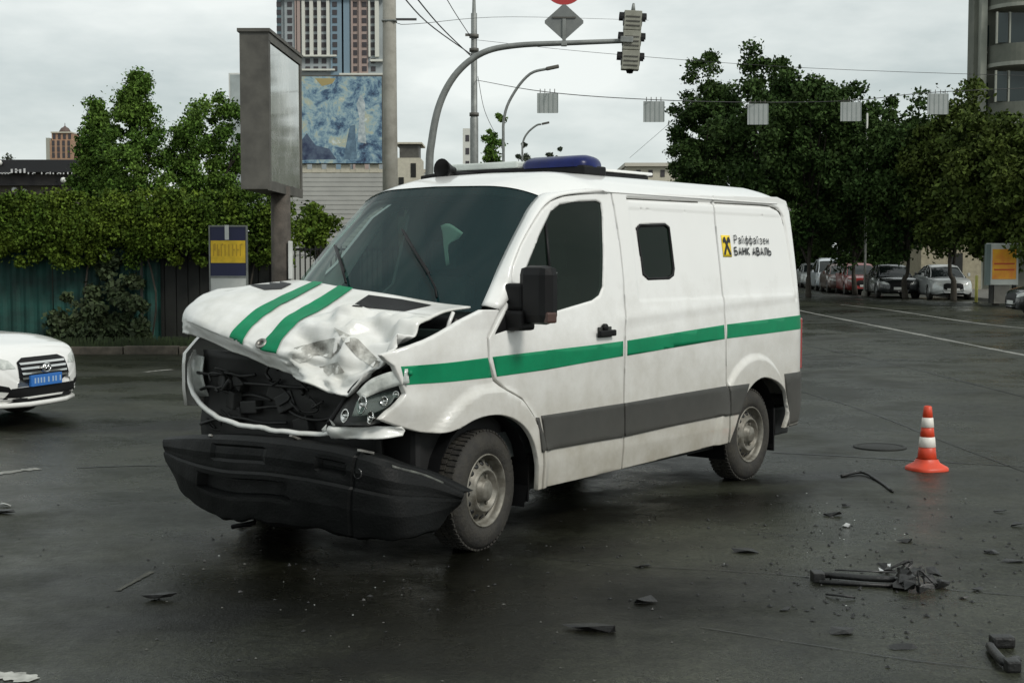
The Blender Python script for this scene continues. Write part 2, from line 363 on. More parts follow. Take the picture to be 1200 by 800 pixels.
def panel(name, outer, holes=(), m=None, off=0, thick=.03, step=.04, far=False, edge=.004, parent=None, flat=None, raw=False):
    """pressed sheet following the flank; outline in (s, z)"""
    bm = bmesh.new(); loops = []; ring = inset(outer, .006) if edge else [Vector(p) for p in outer]
    hr = [inset(h, -.006) if edge else [Vector(p) for p in h] for h in holes]
    V = []; LO = [ring]+hr
    for lp in LO: V += [bm.verts.new((p.x, 0, p.y)) for p in lp]
    for tri in tessellate_polygon([[Vector((p.x, p.y, 0)) for p in lp] for lp in LO]):
        try: bm.faces.new([V[i] for i in tri])
        except ValueError: pass
    if edge:
        k = 0
        for lp, orig in zip(LO, [outer]+list(holes)):
            n = len(lp); ov = [bm.verts.new((p[0], 0, p[1])) for p in orig]
            for i in range(n): bm.faces.new((V[k+i], V[k+(i+1) % n], ov[(i+1) % n], ov[i]))
            k += n
    xs = [v.co.x for v in bm.verts]; zs = [v.co.z for v in bm.verts]
    for ax, lo, hi in ((0, min(xs), max(xs)), (2, min(zs), max(zs))):
        c = math.ceil(lo/step)*step
        while c < hi:
            co = [0, 0, 0]; no = [0, 0, 0]; co[ax] = c; no[ax] = 1
            bmesh.ops.bisect_plane(bm, geom=bm.verts[:]+bm.edges[:]+bm.faces[:], plane_co=co, plane_no=no, dist=1e-5); c += step
    bm.verts.ensure_lookup_table()
    s = np.array([v.co.x for v in bm.verts]); z = np.array([v.co.z for v in bm.verts]); t = (TS(s, z) if flat is None else np.full(len(s), flat))+off
    bd = [v.is_boundary for v in bm.verts]
    for v, q, k in zip(bm.verts, t, bd): v.co.y = q+(edge if k else 0)
    be = [e_ for e_ in bm.edges if e_.is_boundary]
    if thick:
        r = bmesh.ops.extrude_edge_only(bm, edges=be)
        for v in r['geom']:
            if isinstance(v, bmesh.types.BMVert): v.co.y += thick
    if far:
        for v in bm.verts: v.co.y = TW-v.co.y
    o = bobj(name, bm, m, parent or van, True)
    # faces should look outward (negative local y on the near flank)
    return o
PX = lambda L_: [S(*p) for p in L_]
SM = lambda L_, m=4: [tuple(p) for p in catmull(L_, m)]
# --- outlines
fender = PX([(464, 417), (480, 411), (505, 398), (520, 389), (540, 376), (566, 363), (586, 363), (571, 397), (572, 425), (578, 446), (592, 458), (610, 468), (622, 488), (629, 505), (632, 525), (633, 545), (633, 573),
             *SM([(628.5, 574), (627, 545), (621.5, 518), (610, 499), (592, 488), (572, 486), (553, 491.5), (536, 501), (520, 507), (500, 507), (478, 500), (462, 493)]), (474, 478), (484, 462), (480, 448), (476, 430)])
door = PX([(573.5, 396), (601.3, 341), (600.3, 325), (602.5, 311), (611.4, 288), (623, 266), (635.7, 246.5), (646.5, 236.3), (660.5, 230.5), (680, 227.4), (700, 226), (715.4, 226), (719.4, 245), (726.4, 290), (730.4, 330), (732.4, 370), (732.4, 400), (731.4, 440), (730.5, 500), (730.5, 550),
           (635.2, 572.5), (635, 545), (634, 525), (631.3, 505), (624, 487), (612, 466.5), (593.5, 456), (580.5, 444), (574.3, 425)])
dwin = PX([(580, 392), (605, 343), (617, 316), (632, 277), (646, 248), (656, 240), (675, 236.5), (699, 235.5), (705, 238), (707, 250), (708, 300), (707, 336), (703, 346), (695, 352), (655, 364), (618, 379)])
mid = PX([(717, 226), (780, 227), (835, 229), (840, 280), (846, 340), (849.8, 380), (850.8, 440), (850.8, 519), (732, 549.5), (732, 500), (733, 440), (734, 400), (734, 370), (732, 330), (728, 290), (721, 245)])
swin = PX([(746, 268), (750, 263), (780, 262), (785, 266), (791, 315), (790, 323), (785, 327), (760, 328), (754, 322)])
rear = PX([(837, 229), (880, 230), (911, 231), (922, 236), (929, 250), (936, 290), (941, 335), (944, 370), (945, 400), (945, 440), (942, 470), (937, 496), *SM([(917, 501), (921, 481), (918.5, 462), (909, 448), (892, 442), (878, 451), (868, 468), (861, 490), (853, 518)]),
           (852, 440), (851, 380), (848, 340), (842, 280)])
panel('front_fender', fender, m=M['white'], step=.025)
fd = panel('front_door', door, [dwin], m=M['white'], step=.03)
sp = panel('side_panel', mid, [swin], m=M['white'], step=.012)
rq = panel('rear_panel', rear, m=M['white'], step=.012)
# glass
panel('door_window', PX([(618, 379), (618, 315), (632, 277), (646, 248), (656, 240), (675, 236.5), (699, 235.5), (705, 238), (707, 250), (708, 300), (707, 336), (703, 346), (695, 352), (655, 364)]), m=M['sglass'], off=.012, thick=0, step=.1, edge=0, parent=fd)
bm = bmesh.new(); tube(bm, [(S(x, 300)[0], float(tomb(S(x, y)[1]))+.010, S(x, y)[1]) for x, y in ((645, 262), (644, 300), (643, 366))], .012, 6); bobj('window_divider', bm, M['blk'], fd, True)
panel('mirror_triangle', PX([(580, 392), (605, 343), (617, 316), (618.5, 379)]), m=M['blk'], off=.004, thick=.01, step=.1, edge=.002, parent=fd)
panel('side_window', swin, m=M['sglass'], off=.006, thick=0, step=.1, edge=0, parent=sp)
def frame(outl, wdt, name, m, par, off=-.004):
    inn = [tuple(p) for p in inset(outl, wdt)]; panel(name, outl, [inn], m=m, off=off, thick=.015, step=.2, edge=0, parent=par)
frame(swin, .016, 'window_seal', M['blk'], sp)
# dark backing behind the gaps, inner arches
panel('inner_flank', PX([(592, 370), (625, 280), (660, 233), (716, 229), (905, 234), (925, 245), (936, 300), (940, 400), (938, 480), (922, 480), (919, 455), (892, 435), (868, 455), (850, 512), (735, 542), (640, 566), (630, 500), (600, 470), (580, 430)]), [[tuple(p) for p in inset(swin, -.01)], [tuple(p) for p in inset(PX([(585, 388), (617, 316), (646, 248), (656, 240), (699, 235.5), (707, 250), (707, 336), (695, 352), (655, 364)]), -.012)]], m=M['blk'], off=.034, thick=0, step=.15, edge=0)
# cladding strips
for c in ([(634, 487), (680, 480), (729.6, 472.3), (729.6, 511.7), (680, 520), (638, 527.5), (637, 505)],
          [(731.6, 472.2), (790, 462), (850.2, 452), (850.2, 486), (790, 498), (731.6, 511.3)],
          [(851.4, 452), (873, 449), (869, 464), (862, 484), (851.4, 486)],
          [(919, 438), (943.5, 434.5), (943, 450), (940, 470), (935, 494), (919, 498.5), (923, 481), (921, 461)]):
    panel('side_cladding', PX(c), m=M['clad'], off=-.014, thick=.014, step=.08, edge=.004)
panel('side_cladding', PX([(626, 489), (631, 489), (634, 505), (634.5, 527), (630, 529), (628, 510)]), m=M['clad'], off=-.012, thick=.014, step=.08, edge=.002)
# green stripe, one piece per panel
for c in ([(481, 430), (525, 425), (571.5, 419), (576, 442), (530, 447), (484, 451.5), (482, 440)],
          [(577, 418), (640, 410.5), (700, 403.5), (730, 399.5), (729.8, 417), (690, 424), (640, 433), (582, 441)],
          [(735, 399), (790, 390), (848.5, 380.5), (849, 397), (790, 407), (735, 416.5)],
          [(852, 380), (900, 374), (943.8, 368.5), (944.6, 384.5), (900, 390.5), (852, 396.5)]):
    panel('green_stripe', PX(c), m=M['green'], off=-.0025, thick=.0025, step=.04, edge=0)
gs = catmull(GROOVE, 6); groove_shade = mat('groove_shade_paint', (.07, .07, .06), .7)  # dark tube painting in the shade of the pressed groove
for a, b_, nm_ in ((-9, S(838, 300)[0], sp), (S(842, 300)[0], 99, rq)):
    q = [(s, float(TS([s], [z])[0])-.003, z) for s, z in gs if a < s < b_]; tubo('groove_shade_line', q, .0075, groove_shade, nm_, 6)
# far flank: one pressed panel with same outline
farp = PX([(600, 363), (640, 310), (668, 250), (690, 226), (716, 225), (911, 231), (929, 250), (941, 335), (945, 400), (942, 470), (937, 496), (917, 501), (919, 462), (892, 442), (869, 468), (853, 518), (637, 572), (627, 545), (612, 499), (572, 486), (535, 502), (478, 500), (476, 430), (505, 398)])
fwin = PX([(648, 343), (672, 277), (684, 248), (699, 237.5), (705, 240), (707, 250), (708, 300), (707, 336), (695, 352), (660, 362)])
panel('far_flank', farp, [fwin], m=M['white'], step=.15, far=True)
panel('door_window', fwin, m=M['sglass'], off=.01, thick=0, step=.2, edge=0, far=True)

# --- roof
def rsec(s):
    """roof cross section from near edge to far edge at station s"""
    f = max(0, (1.32-s)/.6); te = .125+.10*min(1, f)**1.3; ze = 2.150-.065*min(1.2, f)**1.6
    crown = .135-.085*min(1, f)**1.6
    rr = max(0, (s-3.85)/.36); ze -= .0*rr; crown *= (1-.55*min(1, rr)**2)
    P = []
    for v in np.linspace(0, 1, 41):
        a = min(v, 1-v)*2; y = te+(TW-2*te)*v
        P.append((y, ze+crown*(1-(1-min(1, a*1.9))**2.4)+.012*a))
    return P
ss = list(np.linspace(.80, 1.3, 14))+list(np.linspace(1.4, 3.8, 24))+[3.9, 4.0, 4.08, 4.13, 4.165]
A = []
for s in ss:
    row = []
    for (y, z), v in zip(rsec(s), np.linspace(0, 1, 41)):
        c = 1-(2*v-1)**2
        k = np.clip((1.3-s)/.5, 0, 1); q = np.clip((s-4.0)/.17, 0, 1)
        row.append((s-.13*c*k, y, z-.05*q*q*1.0-(.02*np.sin(min(1, abs(math.sin(s*math.pi/.6)))*1.5)*0)))
    A.append(row)
A = np.array(A); 
# shallow pressed ribs along the roof
for i in range(A.shape[0]):
    for j in range(A.shape[1]):
        y = A[i, j, 1]; s = A[i, j, 0]
        if 1.5 < s < 3.9 and .35 < y < 1.6: A[i, j, 2] += .006*math.cos((y-.97)*2*math.pi/.2)
gridobj('roof', A[:, ::-1], M['white'], van, 0)
# rear end under the roof edge
re = []
for k, (ds, dz) in enumerate([(0, 0), (.035, -.03), (.06, -.09), (.09, -.3), (.115, -.7), (.125, -1.05), (.12, -1.4), (.1, -1.72)]):
    row = []
    for v, p in zip(np.linspace(0, 1, 41), A[-1]):
        z = p[2]+dz; base = float(tomb(z)); te = base+.10*(1-.0)
        y = te+(TW-2*te)*v if k else p[1]
        c = 1-(2*v-1)**10
        row.append((p[0]+ds*(c if k else 1)+.0, y, z))
    re.append(row)
gridobj('rear_doors', np.array(re)[:, ::-1], M['white'], van)
bxo('rear_bumper', (4.14, 4.30, .1, TW-.1, .32, .58), M['clad'], van, .03)
for y in (.045, TW-.11):
    bxo('tail_lamp', (4.17, 4.235, y-.0, y+.08, .80, 1.22), M['redlens'], van, .012)
# roof edge gutter strip along the seam
bm = bmesh.new(); tube(bm, [(s, float(TS([s], [2.145])[0])-.001, 2.147) for s in np.linspace(1.34, 3.9, 20)], .005, 6); bobj('drip_rail', bm, M['white'], van, True)

# --- windscreen
def wsedge(k):      # k 0 top .. 1 bottom on the near side
    top = np.array(V3(626.5, 232.5, .225)); bot = np.array(V3(562, 366, .10)); p = top+(bot-top)*k; p[0] += -.02*math.sin(k*math.pi); return p
rows = []
for k in (0, .33, .66, 1.0):
    a = wsedge(k); row = []
    for v in np.linspace(0, 1, 13):
        c = 1-(2*v-1)**2
        if k == 0: p0 = A[0][int(round(v*40))]; row.append((p0[0]+.004, p0[1], p0[2]-.004)); continue
        e_ = max(0, 2*v-1)**4; row.append((a[0]-(.13+.12*k)*c+e_*(.03+.10*k), a[1]+(TW-2*a[1]+e_*(.02+.06*k))*v, a[2]+(.088*c if k == 0 else .02*c)))
    rows.append(row)
WSG = patch(rows, 6, 2)
ws = gridobj('windscreen', WSG[:, ::-1], M['glass'], van)
# black ceramic border
nr = gnormals(WSG); nr *= np.sign(-nr[:, :, 0:1])
Bd = WSG-nr*.004
gridobj('windscreen_border', Bd[:2, ::-1], M['blk'], ws)
# --- A-pillars: loft between windscreen edge and door seam
gap = [(586, 363.5), (600, 342), (599, 325), (601.5, 310), (610.5, 287), (622, 265), (635, 245), (646, 235), (660, 229.5), (680, 226.5), (700, 225), (716, 224.5)]
gapS = [S(*p) for p in gap]
gp = catmull([(s, float(TS([s], [z])[0])+.002, z) for s, z in gapS], 4)
inner = [tuple(wsedge(k)) for k in (.95, .8, .68, .55, .38, .22, .1)]+[tuple(A[i, 0]) for i in (0, 3, 6, 9, 13)]
ip = catmull(inner, 4); n = min(len(gp), len(ip))
pil = []
for q in np.linspace(0, 1, 5):
    row = []
    for a, b_ in zip(ip[:n], gp[:n]):
        p = a*(1-q)+b_*q; bl = math.sin(q*math.pi)*.018; p = p+np.array([-bl*.8, -bl, bl*.3]); row.append(p)
    pil.append(row)
pil = np.array(pil); gridobj('windscreen_pillar', pil, M['white'], van, .012)
pf = pil.copy(); pf[:, :, 1] = TW-pf[:, :, 1]-.03; pf[:, :, 0] += np.linspace(.06, .26, 5)[:, None]; gridobj('windscreen_pillar', pf[::-1], M['white'], van, .012)
# cowl under the glass
rows = []
for ds, dz in ((.05, -.005), (-.03, -.03), (-.14, -.10)):
    rows.append([(float(p[0])+ds, float(p[1]), float(p[2])+dz) for p in WSG[-1, ::4]])
gridobj('cowl', patch(rows, 3, 3)[:, ::-1], M['blk'], van)

# --- hood, crumpled
T_ = [1.88, 1.65, 1.42, 1.25, 1.14, 1.00, .88, .60, .35, .12]
HR = [
 [(.03, 1.50), (-.03, 1.56), (-.12, 1.572), (-.17, 1.558), (-.195, 1.55), (-.20, 1.535), (-.20, 1.522), (-.14, 1.487), (-.08, 1.452), (-.01, 1.425)],
 [(-.26, 1.52), (-.33, 1.535), (-.38, 1.51), (-.40, 1.485), (-.41, 1.47), (-.41, 1.445), (-.41, 1.425), (-.38, 1.40), (-.33, 1.40), (-.25, 1.408)],
 [(-.50, 1.49), (-.60, 1.455), (-.64, 1.42), (-.645, 1.395), (-.65, 1.38), (-.66, 1.345), (-.66, 1.325), (-.60, 1.29), (-.52, 1.30), (-.47, 1.335)],
 [(-.67, 1.385), (-.79, 1.345), (-.83, 1.30), (-.84, 1.265), (-.84, 1.245), (-.83, 1.195), (-.82, 1.18), (-.74, 1.13), (-.68, 1.13), (-.58, 1.255)],
 [(-.69, 1.245), (-.78, 1.235), (-.82, 1.195), (-.825, 1.155), (-.82, 1.13), (-.80, 1.085), (-.80, 1.065), (-.79, .99), (-.77, .94), (-.66, 1.165)]]
def fold(u, v, seed):            # random facets with straight creases, like buckled sheet metal
    iu, iv = math.floor(u), math.floor(v); fu, fv = u-iu, v-iv
    g_ = lambda a, b_: random.Random((a*7919+b_*104729+seed*31)).uniform(-1, 1)
    a, b_, c, d = g_(iu, iv), g_(iu+1, iv), g_(iu, iv+1), g_(iu+1, iv+1)
    if (iu+iv) % 2: return a+(b_-a)*fu+(d-b_)*fv if fu > fv else a+(d-c)*fu+(c-a)*fv
    return a+(b_-a)*fu+(c-a)*fv if fu+fv < 1 else d+(c-d)*(1-fu)+(b_-d)*(1-fv)
rows = [[(s, t, z) for (s, z), t in zip(r, T_)] for r in HR]
H = patch(rows, 16, 10); Hn = gnormals(H); Hn *= np.sign(Hn[:, :, 2:3]+1e-6)*1
for i in range(H.shape[0]):
    for j in range(H.shape[1]):
        p = H[i, j]; t = p[1]; fr = np.clip((-.34-p[0])/.14, 0, 1); near = np.clip((.88-t)/.10, 0, 1)
        q = Vector(p*1.0); k = fr*(.10+.90*near)
        H[i, j] = p+Hn[i, j]*(k*(.022+.066*fold(t/.13+.3, i/8.0, 1)+.034*fold(t/.058, i/4.0+.4, 2)+.006*noise.noise(q*14))+.006*noise.noise(q*3))
        # ridge creases running from the near corner
        cr_ = math.exp(-((t-.62-(p[0]+.6)*.9)/.035)**2)*.035*fr; H[i, j] += Hn[i, j]*cr_
hood = gridobj('bonnet', H[:, ::-1], M['hoodwhite'], van, .012)
Hn2 = gnormals(H); Hn2 *= np.sign(Hn2[:, :, 2:3]+1e-6)
for a, b_ in ((30, 40), (50, 60)):
    gridobj('bonnet_stripe', (H[:, a:b_+1]+Hn2[:, a:b_+1]*.008)[:, ::-1], M['green'], hood)
# scuffs plus the grey shade of the folded front, painted as patches
hb = BVHTree.FromPolygons([tuple(v) for v in H.reshape(-1, 3)], [(i*H.shape[1]+j, i*H.shape[1]+j+1, (i+1)*H.shape[1]+j+1, (i+1)*H.shape[1]+j) for i in range(H.shape[0]-1) for j in range(H.shape[1]-1)])
def drape(name, pix, bvh, m, parent, off=.004, step=6, fallback=None):
    P = [Vector((x, y, 0)) for x, y in pix]; bm = bmesh.new(); V = [bm.verts.new(p) for p in P]
    for tri in tessellate_polygon([P]): bm.faces.new([V[i] for i in tri])
    xs = [p.x for p in P]; ys = [p.y for p in P]
    for ax, lo, hi in ((0, min(xs), max(xs)), (1, min(ys), max(ys))):
        c = lo+step
        while c < hi:
            co = [0, 0, 0]; no = [0, 0, 0]; co[ax] = c; no[ax] = 1
            bmesh.ops.bisect_plane(bm, geom=bm.verts[:]+bm.edges[:]+bm.faces[:], plane_co=co, plane_no=no, dist=1e-4); c += step
    dead = []
    for v in bm.verts:
        o_, d_ = vray(v.co.x, v.co.y); h, n_, _, _ = bvh.ray_cast(o_, d_)
        if h is None: dead.append(v); continue
        if n_.dot(d_) > 0: n_ = -n_
        v.co = h+n_*off
    bmesh.ops.delete(bm, geom=dead, context='VERTS')
    return bobj(name, bm, m, parent, True)
for q in ([(345, 408), (372, 400), (392, 396), (400, 408), (388, 420), (372, 416), (352, 426), (342, 420)], [(392, 384), (420, 398), (446, 424), (440, 432), (418, 418), (404, 402)], [(374, 430), (396, 424), (404, 436), (384, 440)]):
    drape('scuff_shade_mark', q, hb, M['scuff_shade'], hood, .003)
drape('bonnet_vent', [(432, 346), (470, 351), (506, 358), (474, 365), (412, 359)], hb, M['blk'], hood)
drape('bonnet_vent', [(292, 334), (305, 331), (322, 329), (342, 333), (330, 339), (310, 340)], hb, M['blk'], hood)
o_, d_ = vray(306.5, 403); h, n_, _, _ = hb.ray_cast(o_, d_)
if h is None: h = Vector((-.8, 1.07, 1.15)); n_ = Vector((-1, 0, 0))
if n_.dot(d_) > 0: n_ = -n_
Mq = Matrix.Translation(h+n_*.004) @ n_.to_track_quat('Z', 'Y').to_matrix().to_4x4()
bm = bmesh.new(); lathe(bm, [(.018, 0), (.018, .008), (.032, .010), (.036, .004), (.036, 0)], 20, Mq); bobj('emblem', bm, M['metal'], hood, True)

# --- nose: engine bay, slam panel rim, lamps
bxo('engine_bay', (-.50, .30, .12, TW-.12, .45, 1.12), mat('engine_shell', (.007, .007, .007), .7), van, .04)
M['void'] = mat('engine_void', (.006, .0065, .006), .6, c2=(.016, .016, .015), vscale=10)
rows = [[(-.55-.05*random.random(), y, z) for y in np.linspace(.3, 1.8, 9)] for z in (.55, .7, .85, 1.0, 1.14)]
gridobj('radiator', patch(rows, 3, 3), M['void'], van, .03)
for z, a0, a1 in ((.74, 1.0, 1.78), (.80, .55, 1.25), (.88, 1.15, 1.8), (.95, .7, 1.5), (1.02, 1.25, 1.8)):
    pts = [(-.64+random.uniform(-.03, .03), y, z+random.uniform(-.02, .02)-(y-a0)*random.uniform(-.06, .06)) for y in np.linspace(a0, a1, 5)]; tubo('grille_bar', catmull(pts, 3), .010, M['void'], van, 5)
for k in range(14):
    a = Vector((-.66+random.uniform(-.06, .04), random.uniform(.4, 1.75), random.uniform(.65, 1.1)))
    pts = [a]
    for q in range(4): a = a+Vector((random.uniform(-.03, .03), random.uniform(-.12, .12), random.uniform(-.09, .06))); pts.append(a)
    tubo('engine_hose', catmull(pts, 4), random.uniform(.006, .014), M['void'], van, 6)
for k in range(9):
    c = Vector((-.62, random.uniform(.5, 1.6), random.uniform(.7, 1.0))); Mx = Matrix.Translation(c) @ Matrix.Rotation(random.uniform(-.5, .5), 4, 'X') @ Matrix.Rotation(random.uniform(-.4, .4), 4, 'Z')
    bxo('broken_grille_piece', (-.03, .03, -.08*random.random()-.03, .08, -.05, .05*random.random()+.01), M['void'], van, .008, Mx)
rim = [VS(228, 412, -.62), VS(222, 428, -.66), VS(223, 448, -.70), VS(230, 466, -.74), VS(244, 481, -.78), VS(270, 493, -.82), VS(305, 501, -.84), VS(345, 506, -.84), VS(378, 508, -.82), VS(405, 505, -.79)]
RP = catmull(rim, 6); B = []
for q in range(7):
    a = q/6*math.pi*1.15-.2; row = []
    for i, p in enumerate(RP):
        j = .006*noise.noise(Vector(p)*14); row.append((p[0]-.018*math.cos(a)-j, p[1]+.0, p[2]+.021*math.sin(a)-.008+.012*noise.noise(Vector(p)*9)))
    B.append(row)
B = np.array(B); gridobj('grille_surround', B, M['hoodwhite'], van, .006)
rows = []
for xy in ([(386, 499), (420, 500), (455, 499), (474, 499)], [(384, 505), (420, 506), (455, 505), (480, 503)], [(392, 512), (420, 514), (450, 514), (472, 511)]):
    rows.append([V3(x, y, t) for (x, y), t in zip(xy, (.44, .28, .13, .07))])
Bz = patch(rows, 4, 5)
for i in range(Bz.shape[0]):
    for j in range(Bz.shape[1]): Bz[i, j, 0] -= .05*abs(noise.noise(Vector(Bz[i, j])*11))
gridobj('lower_front_panel', Bz, M['hoodwhite'], van, .01)
# shards sticking up by the lamp
for x, y, r in ((388, 494, .03), (398, 488, .035), (404, 500, .028), (381, 503, .025)):
    bm = bmesh.new(); c = Vector(V3(x, y, .42)); v = [bm.verts.new(c+Vector((random.uniform(-r, r)*.5, random.uniform(-r, r), random.uniform(-r, r)*1.3))) for _ in range(5)]
    bmesh.ops.convex_hull(bm, input=v); bobj('torn_metal', bm, M['hoodwhite'], van)
# near headlamp: dark housing, lens shell, reflector bowls
def lampgrid(rows_, ts, m, name, par, mu=4, mv=4, bul=0):
    G_ = patch([[V3(x, y, t) for (x, y), t in zip(r, tt)] for r, tt in zip(rows_, ts)], mu, mv); return gridobj(name, G_, m, par, .006), G_
hl, _ = lampgrid([[(388, 499), (412, 462), (440, 440), (480, 431)], [(400, 500), (425, 475), (452, 455), (483, 443)], [(412, 499), (440, 484), (462, 470), (484, 460)], [(430, 499), (448, 495), (462, 488), (482, 470)]],
    [(.42, .36, .26, .11), (.36, .28, .20, .09), (.28, .22, .14, .08), (.2, .16, .12, .08)], M['blk2'], 'headlamp', van)
lampgrid([[(418, 460), (433, 445), (455, 436), (478, 432)], [(424, 468), (444, 459), (462, 453), (480, 449)]], [(.25, .20, .13, .05), (.22, .17, .10, .03)], M['lens'], 'lamp_lens', hl, 4, 4)
lampgrid([[(418, 470), (440, 463), (458, 459), (468, 458)], [(412, 488), (432, 486), (448, 480), (458, 473)]], [(.26, .21, .15, .10), (.24, .19, .13, .09)], glassmat('clear_lens', (.20, .22, .21), .5), 'lamp_cover', hl, 3, 3)
for x, y, r, t in ((404, 487, .040, .27), (424, 474, .055, .21), (434, 489, .036, .15), (450, 470, .030, .13), (464, 462, .02, .10)):
    c = Vector(V3(x, y, t)); Mx = Matrix.Translation(c) @ Matrix.Rotation(R(-78), 4, 'Y') @ Matrix.Rotation(R(random.uniform(-20, 20)), 4, 'X')
    bm = bmesh.new(); lathe(bm, [(r, .0), (r*.9, .004), (r*.5, -.02), (r*.2, -.01), (r*.16, .01)], 14, Mx); bobj('reflector', bm, M['chrome'], hl, True)
tubo('lamp_seal', catmull([V3(x, y, t) for x, y, t in ((384, 497, .45), (400, 474, .40), (416, 452, .33), (436, 437, .24), (462, 424, .12))], 5), .013, M['blk'], hl)
latho('indicator_bulb', [(.014, 0), (.016, .01), (.0, .02)], M['green'], hl, 12, Matrix.Translation(Vector(V3(480, 437, .04))) @ Matrix.Rotation(R(90), 4, 'X'))
fh, _ = lampgrid([[(226, 418), (231, 416), (240, 418)], [(222, 440), (229, 438), (238, 440)], [(230, 466), (236, 464), (246, 466)]], [(1.86, 1.84, 1.76)]*3, M['lens'], 'headlamp', van, 3, 3)
# filler between fender and bonnet near the windscreen (hinge)
bxo('inner_wing', (-.60, .30, .10, .22, .80, 1.22), M['blk2'], van, .02)
tubo('bonnet_hinge', [V3(522, 392, .12), V3(527, 376, .12), V3(531, 366, .12)], .012, M['white'], van)
tubo('bonnet_hinge', [V3(528, 390, .14), V3(535, 374, .14)], .008, M['metal'], van)

# --- torn-off front bumper
tp = [(197, 514, -.74), (228, 511, -.84), (272, 511, -.92), (330, 516, -.96), (390, 525, -.94), (435, 536, -.88), (462, 546, -.78), (500, 558, -.57), (541, 578, -.36)]
bt = [(201, 551, -.76), (216, 581, -.86), (262, 608, -.94), (318, 611, -.98), (375, 621, -.96), (428, 631, -.90), (474, 634, -.80), (508, 620, -.58), (533, 594, -.38)]
Tp = [VS(*p) for p in tp]; Bt = [VS(*p) for p in bt]
KF = [(0, .0), (.045, .028), (.20, .034), (.30, .026), (.40, .022), (.43, .036), (.66, .026), (.80, .010), (.97, -.010), (1, -.03)]
rows = []
for k, f in KF:
    rows.append([(a[0]+(b_[0]-a[0])*k-f*(1 if i < 7 else .5), a[1]+(b_[1]-a[1])*k-(f*.7 if i > 5 else 0), a[2]+(b_[2]-a[2])*k) for i, (a, b_) in enumerate(zip(Tp, Bt))])
rows = np.array(rows); fine_ = []; kk_ = []
for i in range(len(rows)-1):
    nsub = max(1, int(round((KF[i+1][0]-KF[i][0])/.03)))
    for j in range(nsub): fine_.append(rows[i]+(rows[i+1]-rows[i])*j/nsub); kk_.append(KF[i][0]+(KF[i+1][0]-KF[i][0])*j/nsub)
fine_.append(rows[-1]); kk_.append(1.0)
BG = np.swapaxes(catmull(np.swapaxes(np.array(fine_), 0, 1), 12), 0, 1)
for i in range(BG.shape[0]):
    for j in range(BG.shape[1]):
        q = Vector(BG[i, j]); BG[i, j, 0] += .014*noise.noise(q*2.3)+.004*noise.noise(q*9); t = BG[i, j, 1]; kk = kk_[i]
        if .46 < kk < .70 and .62 < t < 1.45: BG[i, j, 0] += .05
        if .08 < kk < .28 and .80 < t < 1.30: BG[i, j, 0] += .014
        if .12 < kk < .30 and .22 < t < .42: BG[i, j, 0] += .035
        if abs(t-.16-.05*kk) < .012: BG[i, j, 0] += .012; BG[i, j, 1] += .006        # moulding seam near the corner
        if kk > .9: BG[i, j, 2] += .035*noise.noise(Vector((q.y*7, q.x*7, 4)))*(kk-.9)*10
bump = gridobj('front_bumper', BG, M['bumper'], van, .012, smooth=False)
lip = np.stack([BG[0], BG[0]+np.array([.10, 0, .004])]); gridobj('bumper_step', lip, M['bumper'], bump, .006)
jj = int(BG.shape[1]*.595); c = BG[[i for i, k in enumerate(kk_) if k > .19][0], jj]
latho('fog_lamp', [(.028, .03), (.031, .0), (.026, -.003), (.02, .012), (.0, .014)], mat('fog_lens', (.03, .03, .03), .2), bump, 20, Matrix.Translation(Vector(c)+Vector((-.004, -.006, -.005))) @ Matrix.Rotation(R(90), 4, 'Y'))
i0 = int(BG.shape[1]*.74)
tubo('bumper_edge', [tuple(BG[1, j]+np.array([-.006, -.006, .006])) for j in range(i0, BG.shape[1]-6, 2)], .012, mat('pale_edge_plastic', (.11, .115, .10), .5, c2=(.02, .02, .02), vscale=14), bump, 6)  # paler grey strip along the top edge at the bumper corner
tubo('hanging_bracket', [VS(300, 604, -.8), VS(298, 612, -.85), VS(272, 617, -.9)], .014, M['blk'], van)
for px, py in ((345, 512), (425, 528), (250, 512)): bxo('bumper_clip', (-.03, .08, -.012, .012, -.006, .006), M['metal'], bump, 0, Matrix.Translation(Vector(VS(px, py, -.9))) @ Matrix.Rotation(R(random.uniform(-30, 30)), 4, 'Y'))
bxo('subframe', (-.55, .2, .25, TW-.25, .20, .46), M['blk2'], van, .04)
tubo('hanging_bracket', [VS(300, 604, -.8), VS(298, 612, -.85), VS(272, 617, -.9)], .014, M['blk'], van)

# --- chassis, floor, rear
bxo('underbody', (.45, 4.15, .12, TW-.12, .27, .50), M['blk2'], van, .02)
bxo('cab_floor', (.0, 1.5, .12, TW-.12, .50, .66), M['cab'], van)
bxo('bulkhead', (1.52, 1.56, .14, TW-.14, .66, 2.12), M['cab'], van)
bxo('dashboard', (.12, .50, .16, TW-.16, 1.02, 1.28), M['cab'], van, .05)
for y in (.52, 1.42):
    st = bxo('seat', (.85, 1.30, y-.23, y+.23, .80, .96), M['seat'], van, .05)
    bxo('seat_back', (1.25, 1.38, y-.23, y+.23, .94, 1.58), M['seat'], st, .05)
    bxo('headrest', (1.27, 1.37, y-.13, y+.13, 1.62, 1.84), M['seat'], st, .04)
bm = bmesh.new(); Mx = Matrix.Translation((.62, .52, 1.26)) @ Matrix.Rotation(R(-60), 4, 'Y')
tube(bm, [Mx @ Vector((.2*math.cos(a), .2*math.sin(a), 0)) for a in np.linspace(0, 2*math.pi, 25)], .014, 8); bobj('steering_wheel', bm, M['blk'], van, True)
